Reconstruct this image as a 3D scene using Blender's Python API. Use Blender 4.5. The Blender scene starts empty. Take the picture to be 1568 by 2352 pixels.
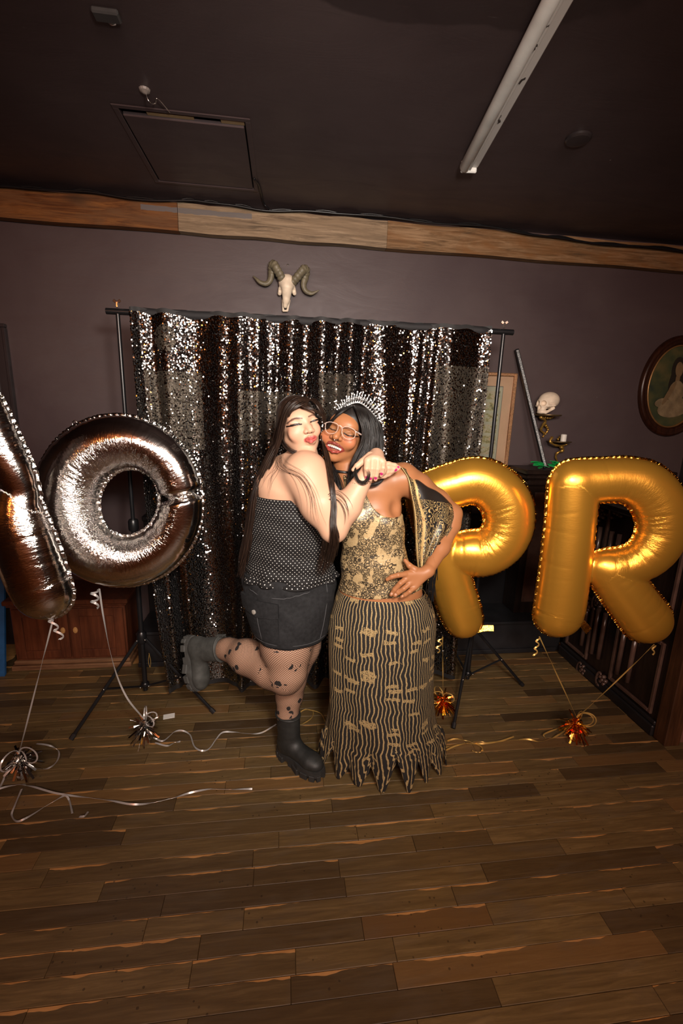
import bpy, math, random
import numpy as np
from mathutils import Matrix, Vector

# ------------------------------------------------------------------ camera
sc = bpy.context.scene
COL = sc.collection
FOC, IW, IH = 1045.0, 1568.0, 2352.0
PITCH, ROLL, YAW, EYE = math.radians(-13), math.radians(1.84), math.radians(-7.5), 1.6
U = np.array([math.cos(YAW), math.sin(YAW), 0.0])
V = np.array([-math.sin(YAW), math.cos(YAW), 0.0])
Z = np.array([0.0, 0.0, 1.0])
_fw = V * math.cos(PITCH) + Z * math.sin(PITCH)
_u0 = -V * math.sin(PITCH) + Z * math.cos(PITCH)
_rt = U * math.cos(ROLL) + _u0 * math.sin(ROLL)
_up = -U * math.sin(ROLL) + _u0 * math.cos(ROLL)
EYEP = np.array([0.0, 0.0, EYE])

cam_d = bpy.data.cameras.new('camera')
cam_d.sensor_fit = 'VERTICAL'
cam_d.sensor_height = 36.0
cam_d.lens = 36.0 * FOC / IH
cam_d.clip_start = 0.02
cam = bpy.data.objects.new('camera', cam_d)
m = Matrix.Identity(4)
for i in range(3):
    m[i][0], m[i][1], m[i][2], m[i][3] = _rt[i], _up[i], -_fw[i], EYEP[i]
cam.matrix_world = m
COL.objects.link(cam)
sc.camera = cam

# ------------------------------------------------------------------ world, flash, room lamps, exposure
world = bpy.data.worlds.new('dim_room')
sc.world = world
world.use_nodes = True
world.node_tree.nodes['Background'].inputs[0].default_value = (0.075, 0.052, 0.036, 1)
world.node_tree.nodes['Background'].inputs[1].default_value = 0.35


def aim(o, p, target):
    d = Vector(target) - Vector(p)
    o.rotation_euler = d.to_track_quat('-Z', 'Y').to_euler()
    o.location = p


fl = bpy.data.lights.new('camera_flash', 'SPOT')
fl.energy = 182
fl.color = (1.0, 0.93, 0.84)
fl.shadow_soft_size = 0.11
fl.spot_size = math.radians(92)
fl.spot_blend = 1.0
flo = bpy.data.objects.new('camera_flash', fl)
aim(flo, tuple(U * 0.28 - V * 0.05 + Z * 1.98), tuple(U * 0.0 + V * 1.9 + Z * 1.58))
COL.objects.link(flo)
for nm, p, e, r in (('room_lamp', (-1.9, -1.3, 2.45), 16, 0.035), ('room_lamp', (-1.1, -1.5, 2.5), 16, 0.035), ('room_lamp', (-0.3, -1.7, 2.5), 16, 0.035), ('room_lamp', (0.6, -1.6, 2.5), 16, 0.035), ('room_lamp', (1.4, -1.4, 2.45), 16, 0.035), ('room_lamp', (0.2, -2.9, 2.4), 16, 0.035)):
    l = bpy.data.lights.new(nm, 'POINT')
    l.energy = e
    l.color = (1.0, 0.24, 0.04)
    l.shadow_soft_size = r
    o = bpy.data.objects.new(nm, l)
    o.location = p
    COL.objects.link(o)
f2 = bpy.data.lights.new('added_fill_spot', 'SPOT')  # unseen fill spot, added to whiten highlights on the silver balloons
f2.energy = 38
f2.color = (1.0, 0.94, 0.86)
f2.shadow_soft_size = 0.16
f2.spot_size = math.radians(90)
f2.spot_blend = 1.0
f2o = bpy.data.objects.new('added_fill_spot', f2)
aim(f2o, tuple(U * -0.75 - V * 0.25 + Z * 1.95), tuple(U * -0.05 + V * 1.9 + Z * 1.35))
COL.objects.link(f2o)
sb = bpy.data.lights.new('bounce_light', 'AREA')
sb.energy = 20
sb.size = 1.5
sb.size_y = 0.8
sb.shape = 'RECTANGLE'
sb.spread = math.radians(95)
sb.color = (1.0, 0.92, 0.84)
sbo = bpy.data.objects.new('bounce_light', sb)
aim(sbo, (0.5, -1.6, 2.3), (0.2, 2.0, 1.2))
COL.objects.link(sbo)
sc.view_settings.view_transform = 'Standard'
sc.view_settings.look = 'None'
sc.view_settings.exposure = 0.3
sc.view_settings.gamma = 1.0
sc.view_settings.use_curve_mapping = False

rnd = random.Random(7)
nprng = np.random.RandomState(11)


# ------------------------------------------------------------------ pixel -> place
def ray(x, y):
    return _rt * (x - IW / 2) / FOC + _up * (IH / 2 - y) / FOC + _fw


def P(x, y, d):                      # at distance d in front of the photographer
    q = ray(x, y)
    return EYEP + q * d / (q @ V)


def G(x, y, z=0.0):                  # on a level plane
    q = ray(x, y)
    return EYEP + q * (z - EYE) / q[2]


def Wy(x, y, Y):                     # on a plane parallel to the back wall
    q = ray(x, y)
    return EYEP + q * Y / q[1]


def Wx(x, y, X):                     # on a plane parallel to the bar front
    q = ray(x, y)
    return EYEP + q * X / q[0]


def ppm(p):                          # metres per pixel there
    return ((p - EYEP) @ _fw) / FOC


# ------------------------------------------------------------------ objects
WP = {}


def thing(name, label, cat, loc, group=None):
    o = bpy.data.objects.new(name, None)
    COL.objects.link(o)
    o.empty_display_size = 0.1
    o.location = tuple(loc)
    o['label'] = label
    o['category'] = cat
    if group:
        o['group'] = group
    WP[o.name] = np.array(loc, float)
    return o


def mk(name, geo, mat, parent=None, smooth=False, kind=None, label=None, cat=None, group=None, attrs=None, uv=None, auto=None, mats=None, midx=None):
    vs, fs = geo
    vs = np.asarray(vs, dtype=np.float64).reshape(-1, 3)
    lo, hi = vs.min(0), vs.max(0)
    c = (lo + hi) / 2
    me = bpy.data.meshes.new(name)
    if isinstance(fs, np.ndarray):
        n = len(fs)
        k = fs.shape[1]
        me.vertices.add(len(vs))
        me.vertices.foreach_set('co', (vs - c).astype(np.float32).ravel())
        me.loops.add(n * k)
        me.loops.foreach_set('vertex_index', fs.astype(np.int32).ravel())
        me.polygons.add(n)
        me.polygons.foreach_set('loop_start', np.arange(0, n * k, k, dtype=np.int32))
        me.polygons.foreach_set('loop_total', np.full(n, k, dtype=np.int32))
        me.update(calc_edges=True)
    else:
        me.from_pydata((vs - c).tolist(), [], fs)
        me.update()
    if attrs:
        for an, arr in attrs.items():
            if arr.ndim == 2:
                a = me.attributes.new(an, 'FLOAT_COLOR', 'POINT')
                col = np.ones((len(vs), 4), np.float32)
                col[:, :arr.shape[1]] = arr
                a.data.foreach_set('color', col.ravel())
            else:
                a = me.attributes.new(an, 'FLOAT', 'POINT')
                a.data.foreach_set('value', arr.astype(np.float32))
    if smooth:
        me.polygons.foreach_set('use_smooth', np.ones(len(me.polygons), bool))
        if auto:
            me.set_sharp_from_angle(angle=math.radians(auto))
    o = bpy.data.objects.new(name, me)
    COL.objects.link(o)
    for q in (mats or [mat]):
        me.materials.append(q)
    if midx is not None:
        me.polygons.foreach_set('material_index', np.asarray(midx, np.int32))
    WP[o.name] = c
    if parent is not None:
        o.parent = parent
        o.location = tuple(c - WP[parent.name])
    else:
        o.location = tuple(c)
    if kind:
        o['kind'] = kind
    if label:
        o['label'] = label
    if cat:
        o['category'] = cat
    if group:
        o['group'] = group
    return o


def islands(geo):
    vs, fs = np.asarray(geo[0]), geo[1]
    par = list(range(len(vs)))

    def root(a):
        while par[a] != a:
            par[a] = par[par[a]]
            a = par[a]
        return a
    for f in fs:
        for i in f[1:]:
            par[root(i)] = root(f[0])
    grp = {}
    for f in fs:
        grp.setdefault(root(f[0]), []).append(f)
    out = []
    for q in grp.values():
        ids = sorted({i for f in q for i in f})
        mp = {a: b for b, a in enumerate(ids)}
        out.append((vs[ids], [tuple(mp[i] for i in f) for f in q]))
    return out


def mks(name, geo, mat, parent=None, **k):    # every separate piece an object of its own
    return [mk(name, g, mat, parent, **k) for g in islands(geo)]


class MB:
    def __init__(s):
        s.v, s.f = [], []

    def geo(s):
        return (np.array(s.v), s.f)

    def add(s, vs, fs):
        b = len(s.v)
        s.v.extend([tuple(map(float, p)) for p in vs])
        s.f.extend([tuple(i + b for i in f) for f in fs])
        return s

    def box(s, lo, hi, ch=0.0):
        lo, hi = np.minimum(lo, hi), np.maximum(lo, hi)
        return s.obox((lo + hi) / 2, (hi - lo) / 2, np.eye(3), ch)

    def obox(s, c, h, ax, ch=0.0):
        c = np.array(c, float)
        ax = np.array(ax, float)
        if ch <= 0:
            pts = [c + ax[0] * h[0] * i + ax[1] * h[1] * j + ax[2] * h[2] * k for i in (-1, 1) for j in (-1, 1) for k in (-1, 1)]
            return s.add(pts, [(0, 1, 3, 2), (4, 6, 7, 5), (0, 4, 5, 1), (2, 3, 7, 6), (0, 2, 6, 4), (1, 5, 7, 3)])
        ch = min(ch, min(h) * 0.9)
        vs, idx = [], {}
        for i in (-1, 1):
            for j in (-1, 1):
                for k in (-1, 1):
                    for a in range(3):
                        q = [h[0] - ch, h[1] - ch, h[2] - ch]
                        q[a] = h[a]
                        idx[(i, j, k, a)] = len(vs)
                        vs.append(c + ax[0] * q[0] * i + ax[1] * q[1] * j + ax[2] * q[2] * k)
        fs = []
        for a in range(3):
            b, d = (a + 1) % 3, (a + 2) % 3
            for sg in (-1, 1):
                L = []
                for (p, q) in ((-1, -1), (1, -1), (1, 1), (-1, 1)):
                    t = [0, 0, 0]
                    t[a], t[b], t[d] = sg, p, q
                    L.append(idx[(t[0], t[1], t[2], a)])
                fs.append(tuple(L if sg > 0 else L[::-1]))
            for p in (-1, 1):
                for q in (-1, 1):
                    t0, t1 = [0, 0, 0], [0, 0, 0]
                    t0[a], t1[a] = -1, 1
                    t0[b] = t1[b] = p
                    t0[d] = t1[d] = q
                    L = [idx[(*t0, b)], idx[(*t1, b)], idx[(*t1, d)], idx[(*t0, d)]]
                    fs.append(tuple(L if p * q > 0 else L[::-1]))
        for i in (-1, 1):
            for j in (-1, 1):
                for k in (-1, 1):
                    L = [idx[(i, j, k, a)] for a in range(3)]
                    fs.append(tuple(L if i * j * k > 0 else L[::-1]))
        return s.add(vs, fs)

    def tube(s, pts, r, n=8, cap=True, flat=1.0, up=None):
        pts = np.array(pts, float)
        k = len(pts)
        r = np.full(k, r, float) if np.isscalar(r) else np.array(r, float)
        tg = np.gradient(pts, axis=0)
        tg /= np.linalg.norm(tg, axis=1)[:, None] + 1e-9
        a = np.array(up if up is not None else ((0, 0, 1.0) if abs(tg[0][2]) < 0.9 else (1.0, 0, 0)), float)
        vs = []
        for i in range(k):
            a = a - tg[i] * (a @ tg[i])
            a /= np.linalg.norm(a) + 1e-9
            b = np.cross(tg[i], a)
            for j in range(n):
                t = 2 * math.pi * j / n
                vs.append(pts[i] + r[i] * (math.cos(t) * a * flat + math.sin(t) * b))
        fs = [(i * n + j, i * n + (j + 1) % n, (i + 1) * n + (j + 1) % n, (i + 1) * n + j) for i in range(k - 1) for j in range(n)]
        if cap:
            fs += [tuple(range(n))[::-1], tuple((k - 1) * n + j for j in range(n))]
        return s.add(vs, fs)

    def lathe(s, prof, c, n=20, ax=None, sq=1.0):
        ax = np.eye(3) if ax is None else np.array(ax, float)
        c = np.array(c, float)
        vs = [c + ax[0] * r * math.cos(2 * math.pi * j / n) + ax[1] * sq * r * math.sin(2 * math.pi * j / n) + ax[2] * h for r, h in prof for j in range(n)]
        k = len(prof)
        fs = [(i * n + j, i * n + (j + 1) % n, (i + 1) * n + (j + 1) % n, (i + 1) * n + j) for i in range(k - 1) for j in range(n)]
        fs += [tuple(range(n))[::-1], tuple((k - 1) * n + j for j in range(n))]
        return s.add(vs, fs)

    def ball(s, c, r, n=10, m=6, ax=None):
        ax = np.eye(3) if ax is None else np.array(ax, float)
        r = (r, r, r) if np.isscalar(r) else r
        prof = [(math.sin(math.pi * i / m), -math.cos(math.pi * i / m)) for i in range(m + 1)]
        c = np.array(c, float)
        vs = [c + ax[0] * r[0] * max(a, 1e-3) * math.cos(2 * math.pi * j / n) + ax[1] * r[1] * max(a, 1e-3) * math.sin(2 * math.pi * j / n) + ax[2] * r[2] * h for a, h in prof for j in range(n)]
        fs = [(i * n + j, i * n + (j + 1) % n, (i + 1) * n + (j + 1) % n, (i + 1) * n + j) for i in range(m) for j in range(n)]
        return s.add(vs, fs)

    def ribbon(s, pts, w, nrm=None, th=0.0006):
        pts = np.array(pts, float)
        k = len(pts)
        tg = np.gradient(pts, axis=0)
        tg /= np.linalg.norm(tg, axis=1)[:, None] + 1e-9
        vs, fs = [], []
        for i in range(k):
            nn = np.array(nrm[i] if nrm is not None else (0, 0, 1.0), float)
            b = np.cross(tg[i], nn)
            b /= np.linalg.norm(b) + 1e-9
            n2 = np.cross(b, tg[i])
            for q, e in ((-1, -1), (1, -1), (1, 1), (-1, 1)):
                vs.append(pts[i] + b * w * 0.5 * q + n2 * th * e)
        for i in range(k - 1):
            for j in range(4):
                fs.append((i * 4 + j, i * 4 + (j + 1) % 4, i * 4 + 4 + (j + 1) % 4, i * 4 + 4 + j))
        fs += [(3, 2, 1, 0), tuple((k - 1) * 4 + j for j in range(4))]
        return s.add(vs, fs)

    def prism(s, poly, d):               # planar polygon swept along vector d
        poly = [np.array(p, float) for p in poly]
        n = len(poly)
        d = np.array(d, float)
        return s.add(poly + [p + d for p in poly], [tuple(range(n))[::-1], tuple(range(n, 2 * n))] + [(i, (i + 1) % n, n + (i + 1) % n, n + i) for i in range(n)])


def spline(pts, n):
    pts = np.array(pts, float)
    k = len(pts)
    e = np.vstack([2 * pts[0] - pts[1], pts, 2 * pts[-1] - pts[-2]])
    out = []
    for t in np.linspace(0, k - 1, n):
        i = min(int(t), k - 2)
        u = t - i
        p0, p1, p2, p3 = e[i], e[i + 1], e[i + 2], e[i + 3]
        out.append(0.5 * (2 * p1 + (p2 - p0) * u + (2 * p0 - 5 * p1 + 4 * p2 - p3) * u * u + (3 * p1 - p0 - 3 * p2 + p3) * u ** 3))
    return np.array(out)


# ------------------------------------------------------------------ implicit surfaces
class Field:
    def __init__(s, lo, hi, h):
        s.h = np.array([h, h, h], float) if np.isscalar(h) else np.array(h, float)
        s.lo = np.array(lo, float)
        s.n = np.maximum(2, np.ceil((np.array(hi, float) - s.lo) / s.h).astype(int) + 1)
        s.F = np.full(s.n, 1.0, np.float32)

    def sub(s, lo, hi):
        a = np.clip(np.floor((np.array(lo) - s.lo) / s.h).astype(int), 0, s.n)
        b = np.clip(np.ceil((np.array(hi) - s.lo) / s.h).astype(int) + 1, 0, s.n)
        if np.any(b <= a):
            return None
        ax = [(s.lo[i] + np.arange(a[i], b[i]) * s.h[i]).astype(np.float32) for i in range(3)]
        X = np.meshgrid(*ax, indexing='ij')
        return tuple(slice(a[i], b[i]) for i in range(3)), X

    def put(s, fn, lo, hi, k=0.01, mode='u'):
        mg = 0.03 + 2 * k
        r = s.sub(np.array(lo) - mg, np.array(hi) + mg)
        if r is None:
            return
        sl, X = r
        d = fn(*X)
        A = s.F[sl]
        if mode == 'u':
            hh = np.clip(0.5 + 0.5 * (A - d) / k, 0, 1)
            s.F[sl] = A * (1 - hh) + d * hh - k * hh * (1 - hh)
        else:                              # carve
            d = -d
            hh = np.clip(0.5 - 0.5 * (A - d) / k, 0, 1)
            s.F[sl] = A * (1 - hh) + d * hh + k * hh * (1 - hh)

    def cone(s, a, b, r1, r2, k=0.01, mode='u'):
        a, b = np.array(a, float), np.array(b, float)
        d = b - a
        L2 = d @ d + 1e-12

        def fn(x, y, z):
            px, py, pz = x - a[0], y - a[1], z - a[2]
            t = np.clip((px * d[0] + py * d[1] + pz * d[2]) / L2, 0, 1)
            return np.sqrt((px - t * d[0]) ** 2 + (py - t * d[1]) ** 2 + (pz - t * d[2]) ** 2) - (r1 + (r2 - r1) * t)
        R = max(r1, r2)
        s.put(fn, np.minimum(a, b) - R, np.maximum(a, b) + R, k, mode)

    def chain(s, pts, rs, k=0.01):
        for i in range(len(pts) - 1):
            s.cone(pts[i], pts[i + 1], rs[i], rs[i + 1], k)

    def ell(s, c, r, ax=None, k=0.01, mode='u'):
        c = np.array(c, float)
        ax = np.eye(3) if ax is None else np.array(ax, float)
        r = np.array([r, r, r] if np.isscalar(r) else r, float)

        def fn(x, y, z):
            p = (x - c[0], y - c[1], z - c[2])
            q = [(p[0] * ax[i][0] + p[1] * ax[i][1] + p[2] * ax[i][2]) / r[i] for i in range(3)]
            k0 = np.sqrt(q[0] ** 2 + q[1] ** 2 + q[2] ** 2) + 1e-9
            k1 = np.sqrt((q[0] / r[0]) ** 2 + (q[1] / r[1]) ** 2 + (q[2] / r[2]) ** 2) + 1e-9
            return k0 * (k0 - 1) / k1
        e = np.sqrt(((ax * r[:, None]) ** 2).sum(0))
        s.put(fn, c - e, c + e, k, mode)

    def slab(s, a, b, ra, rb, wax, k=0.01):   # tapered segment with an elliptical section: r = (along wax, across)
        a, b = np.array(a, float), np.array(b, float)
        d = b - a
        L = np.linalg.norm(d)
        d = d / L
        w = np.array(wax, float)
        w = w - d * (w @ d)
        w /= np.linalg.norm(w)
        n = np.cross(d, w)

        def fn(x, y, z):
            px, py, pz = x - a[0], y - a[1], z - a[2]
            al = px * d[0] + py * d[1] + pz * d[2]
            t = np.clip(al / L, 0, 1)
            rx = ra[0] + (rb[0] - ra[0]) * t
            ry = ra[1] + (rb[1] - ra[1]) * t
            m_ = np.minimum(rx, ry)
            ex = (al - t * L) / m_
            q = np.sqrt(((px * w[0] + py * w[1] + pz * w[2]) / rx) ** 2 + ((px * n[0] + py * n[1] + pz * n[2]) / ry) ** 2 + ex * ex)
            return (q - 1) * m_
        R = max(max(ra), max(rb))
        s.put(fn, np.minimum(a, b) - R, np.maximum(a, b) + R, k)

    def cut(s, fn):                        # keep where fn < 0
        r = s.sub(s.lo, s.lo + s.n * s.h)
        s.F = np.maximum(s.F, fn(*r[1]).astype(np.float32))

    def mesh(s):
        F = s.F
        F[0], F[-1] = np.maximum(F[0], 0.01), np.maximum(F[-1], 0.01)
        F[:, 0], F[:, -1] = np.maximum(F[:, 0], 0.01), np.maximum(F[:, -1], 0.01)
        F[:, :, 0], F[:, :, -1] = np.maximum(F[:, :, 0], 0.01), np.maximum(F[:, :, -1], 0.01)
        N = F < 0
        cnt = np.zeros(np.array(F.shape) - 1, np.int8)
        cs = [(i, j, k) for i in (0, 1) for j in (0, 1) for k in (0, 1)]
        sh = F.shape
        for i, j, k in cs:
            cnt += N[i:sh[0] - 1 + i, j:sh[1] - 1 + j, k:sh[2] - 1 + k]
        I = np.argwhere((cnt > 0) & (cnt < 8))
        vals = np.stack([F[I[:, 0] + i, I[:, 1] + j, I[:, 2] + k] for i, j, k in cs], 1).astype(np.float64)
        acc = np.zeros((len(I), 3))
        num = np.zeros(len(I))
        cp = np.array(cs, float)
        for a in range(8):
            for b in range(a + 1, 8):
                if np.abs(cp[a] - cp[b]).sum() != 1:
                    continue
                va, vb = vals[:, a], vals[:, b]
                mk_ = (va < 0) != (vb < 0)
                t = np.where(mk_, va / np.where(mk_, va - vb, 1), 0)
                acc += np.where(mk_[:, None], cp[a] + (cp[b] - cp[a]) * t[:, None], 0)
                num += mk_
        vs = s.lo + (I + acc / num[:, None]) * s.h
        ids = np.full(cnt.shape, -1, np.int32)
        ids[I[:, 0], I[:, 1], I[:, 2]] = np.arange(len(I))
        quads = []
        for a in range(3):
            b, c = (a + 1) % 3, (a + 2) % 3
            s0, s1 = [slice(None)] * 3, [slice(None)] * 3
            s0[a], s1[a] = slice(0, -1), slice(1, None)
            E = np.argwhere(N[tuple(s0)] != N[tuple(s1)])
            ok = (E[:, b] > 0) & (E[:, c] > 0) & (E[:, b] < sh[b] - 1) & (E[:, c] < sh[c] - 1)
            E = E[ok]
            ins = N[E[:, 0], E[:, 1], E[:, 2]]
            q = []
            for db, dc in ((-1, -1), (0, -1), (0, 0), (-1, 0)):
                D = E.copy()
                D[:, b] += db
                D[:, c] += dc
                q.append(ids[D[:, 0], D[:, 1], D[:, 2]])
            q = np.stack(q, 1)
            q[~ins] = q[~ins][:, ::-1]
            quads.append(q)
        return vs, np.vstack(quads)


def vnormals(vs, fs):
    n = np.cross(vs[fs[:, 2]] - vs[fs[:, 0]], vs[fs[:, 3]] - vs[fs[:, 1]])
    out = np.zeros_like(vs)
    for k in range(4):
        np.add.at(out, fs[:, k], n)
    return out / (np.linalg.norm(out, axis=1)[:, None] + 1e-12)


# ------------------------------------------------------------------ materials
MT = {}


class NT:
    def __init__(s, name):
        s.m = bpy.data.materials.new(name)
        s.m.use_nodes = True
        s.t = s.m.node_tree
        s.bs = s.t.nodes['Principled BSDF']
        s.out = s.t.nodes['Material Output']

    def n(s, typ, ins=None, **props):
        q = s.t.nodes.new(typ)
        for k, v in props.items():
            setattr(q, k, v)
        for k, v in (ins or {}).items():
            s.set(q.inputs[k], v)
        return q

    def set(s, sock, v):
        if isinstance(v, bpy.types.NodeSocket):
            s.t.links.new(v, sock)
        elif isinstance(v, bpy.types.Node):
            s.t.links.new(v.outputs[0], sock)
        else:
            if hasattr(sock.default_value, '__len__') and len(sock.default_value) == 4 and len(v) == 3:
                v = (*v, 1)
            sock.default_value = v

    def b(s, **kw):
        al = dict(color='Base Color', rough='Roughness', metal='Metallic', normal='Normal', spec='Specular IOR Level', alpha='Alpha', coat='Coat Weight', sss='Subsurface Weight', trans='Transmission Weight', ior='IOR', sheen='Sheen Weight', aniso='Anisotropic')
        for k, v in kw.items():
            s.set(s.bs.inputs[al[k]], v)
        return s

    def math(s, op, a, b=0.0, c=None):
        q = s.n('ShaderNodeMath', {0: a, 1: b}, operation=op)
        if c is not None:
            s.set(q.inputs[2], c)
        return q.outputs[0]

    def noise(s, vec, scale, detail=3, rough=0.55, dist=0.0):
        q = s.n('ShaderNodeTexNoise', {'Scale': scale, 'Detail': detail, 'Roughness': rough, 'Distortion': dist})
        if vec is not None:
            s.set(q.inputs['Vector'], vec)
        return q.outputs['Fac']

    def ramp(s, fac, stops, interp='LINEAR'):
        q = s.n('ShaderNodeValToRGB', {'Fac': fac})
        e = q.color_ramp.elements
        q.color_ramp.interpolation = interp
        while len(e) < len(stops):
            e.new(0.5)
        for i, (p, c) in enumerate(stops):
            e[i].position = p
            c = (c, c, c) if np.isscalar(c) else c
            e[i].color = (*c, 1)
        return q.outputs[0]

    def mix(s, fac, a, b, mode='MIX'):
        q = s.n('ShaderNodeMix', data_type='RGBA', blend_type=mode)
        s.set(q.inputs[0], fac)
        s.set(q.inputs[6], a)
        s.set(q.inputs[7], b)
        return q.outputs[2]

    def pos(s):
        return s.n('ShaderNodeNewGeometry').outputs['Position']

    def scl(s, vec, sx, sy, sz):
        return s.n('ShaderNodeMapping', {'Vector': vec, 'Scale': (sx, sy, sz)}).outputs[0]

    def bump(s, h, strength=0.3, dist=0.01):
        return s.n('ShaderNodeBump', {'Height': h, 'Strength': strength, 'Distance': dist}).outputs[0]

    def attr(s, nm):
        return s.n('ShaderNodeAttribute', attribute_name=nm)


def plain(name, color, rough=0.5, metal=0.0, var=0.15, nscale=25, bump=0.0, **kw):
    t = NT(name)
    nz = t.noise(t.pos(), nscale, 4)
    c = np.array(color)
    t.b(color=t.ramp(nz, [(0.3, tuple(c * (1 - var))), (0.7, tuple(np.minimum(1, c * (1 + var))))]), rough=rough, metal=metal, **kw)
    if bump:
        t.b(normal=t.bump(nz, bump, 0.005))
    MT[name] = t.m
    return t.m


def wood(name, c0, c1, axis=0, rough=0.45, scale=1.0, spec=0.4):
    t = NT(name)
    sv = [30, 30, 30]
    sv[axis] = 2.2
    p = t.scl(t.pos(), *[q * scale for q in sv])
    g = t.noise(p, 1.6, 6, 0.65, 0.6)
    b_ = t.noise(t.pos(), 5 * scale, 3)
    col = t.ramp(g, [(0.3, c0), (0.72, c1)])
    col = t.mix(t.ramp(b_, [(0.35, 0.0), (0.75, 0.6)]), col, tuple(np.array(c0) * 0.6))
    t.b(color=col, rough=rough, spec=spec, normal=t.bump(g, 0.25, 0.002))
    MT[name] = t.m
    return t.m


M_black = plain('black_metal', (0.008, 0.008, 0.009), 0.32, 0.0)
M_blackpaint = plain('black_paint', (0.010, 0.009, 0.010), 0.45, 0.0, nscale=6)
M_chrome = plain('chrome', (0.75, 0.73, 0.70), 0.22, 1.0)
M_white = plain('white_enamel', (0.82, 0.82, 0.78), 0.35, nscale=8)
# ------------------------------------------------------------------ the room
WALL_Y, CEIL, STEP_Y = 3.0, 2.70, 2.64


def paint(name, c, c2, rough, scr=0.5):
    t = NT(name)
    p = t.pos()
    a = t.noise(p, 1.1, 5, 0.6, 0.4)
    b_ = t.noise(t.scl(p, 1, 3, 3), 2.0, 6, 0.7, 1.5)
    col = t.ramp(a, [(0.35, c), (0.65, c2)])
    v = t.n('ShaderNodeTexVoronoi', {'Vector': p, 'Scale': 7.0})
    chip = t.math('LESS_THAN', v.outputs['Distance'], 0.022)
    chip = t.math('MULTIPLY', chip, t.math('GREATER_THAN', t.noise(p, 1.7, 2), 0.56))
    col = t.mix(t.math('MULTIPLY', chip, scr), col, (0.45, 0.42, 0.38))
    smear = t.ramp(t.noise(t.scl(p, 0.8, 2.2, 2.2), 2.2, 7, 0.72, 2.0), [(0.63, 0.0), (0.75, 0.22 * scr)])
    col = t.mix(smear, col, (0.12, 0.105, 0.10))
    if scr > 0.5:
        s_ = t.n('ShaderNodeSeparateXYZ', {0: p})
        wob_ = t.math('MULTIPLY', t.math('SUBTRACT', t.noise(p, 4.0, 4), 0.5), 0.35)
        ex = t.math('MULTIPLY', t.math('SUBTRACT', s_.outputs[0], 0.38), 1 / 0.62)
        ey = t.math('MULTIPLY', t.math('SUBTRACT', s_.outputs[1], 1.42), 1 / 0.17)
        rr_ = t.math('ADD', t.math('ADD', t.math('MULTIPLY', ex, ex), t.math('MULTIPLY', ey, ey)), t.math('MULTIPLY', wob_, 3.0))
        col = t.mix(t.ramp(rr_, [(0.80, 0.75), (0.92, 0.0)]), col, tuple(np.array(c) * 0.6))
        wisp = t.ramp(t.noise(t.scl(p, 1.5, 7, 1), 2.6, 8, 0.75, 2.5), [(0.66, 0.0), (0.74, 0.4)])
        col = t.mix(t.math('MULTIPLY', wisp, t.math('LESS_THAN', s_.outputs[0], 0.9)), col, (0.20, 0.175, 0.165))
    t.b(color=col, rough=t.ramp(b_, [(0.3, rough), (0.7, rough + 0.18)]), spec=0.35, normal=t.bump(b_, 0.12, 0.01))
    return t.m


M_wall = paint('aubergine_wall_paint', (0.066, 0.045, 0.047), (0.086, 0.062, 0.061), 0.40, 0.12)
M_ceil = paint('aubergine_ceiling_paint', (0.056, 0.038, 0.039), (0.082, 0.058, 0.058), 0.34, 1.0)
M_dark = plain('dark_wall', (0.02, 0.016, 0.016), 0.5)


def struct(name, geo, mat, **k):
    return mk(name, geo, mat, kind='structure', **k)


# floor of separate planks
t = NT('dark_stained_planks')
oi = t.n('ShaderNodeObjectInfo')
rv = oi.outputs['Random']
pos = t.pos()
off = t.n('ShaderNodeVectorMath', {0: pos, 1: t.n('ShaderNodeCombineXYZ', {0: t.math('MULTIPLY', rv, 37.0), 1: t.math('MULTIPLY', rv, 91.0)})}, operation='ADD').outputs[0]
g1 = t.noise(t.scl(off, 3.0, 40, 10), 1.5, 7, 0.68, 0.8)
g2 = t.noise(t.scl(off, 2.0, 6, 6), 2.2, 4, 0.6, 0.5)
col = t.ramp(g1, [(0.25, (0.082, 0.051, 0.021)), (0.55, (0.160, 0.104, 0.042)), (0.85, (0.28, 0.188, 0.082))])
col = t.mix(t.ramp(rv, [(0.0, 0.0), (0.4, 0.15), (1.0, 0.85)]), col, (0.045, 0.027, 0.014))
col = t.mix(t.math('MULTIPLY', t.math('GREATER_THAN', t.math('FRACT', t.math('MULTIPLY', rv, 13.7)), 0.84), 0.35), col, (0.25, 0.125, 0.042))
gen = t.n('ShaderNodeTexCoord').outputs['Generated']
sx = t.n('ShaderNodeSeparateXYZ', {0: gen})
edge = t.math('ADD', sx.outputs[1], t.math('MULTIPLY', t.math('SUBTRACT', t.noise(t.scl(off, 5, 5, 5), 1.0, 3), 0.5), 0.8))
has = t.math('GREATER_THAN', t.math('FRACT', t.math('MULTIPLY', rv, 7.31)), 0.44)
sap = t.math('MULTIPLY', t.math('GREATER_THAN', edge, 0.945), has)
col = t.mix(t.math('MULTIPLY', sap, 0.95), col, t.ramp(g1, [(0.3, (0.34, 0.16, 0.045)), (0.7, (0.62, 0.33, 0.12))]))
spot = t.n('ShaderNodeTexVoronoi', {'Vector': pos, 'Scale': 38.0})
sp = t.math('MULTIPLY', t.math('LESS_THAN', spot.outputs['Distance'], 0.14), t.math('GREATER_THAN', t.noise(pos, 3.0, 2), 0.55))
col = t.mix(t.math('MULTIPLY', sp, 0.6), col, (0.02, 0.012, 0.006))
dirt = t.ramp(g2, [(0.52, 0.0), (0.78, 0.45)])
col = t.mix(dirt, col, (0.115, 0.090, 0.062))
t.b(color=col, rough=t.ramp(g2, [(0.3, 0.36), (0.7, 0.55)]), spec=0.28, normal=t.bump(g1, 0.25, 0.003))
M_plank = t.m

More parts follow.
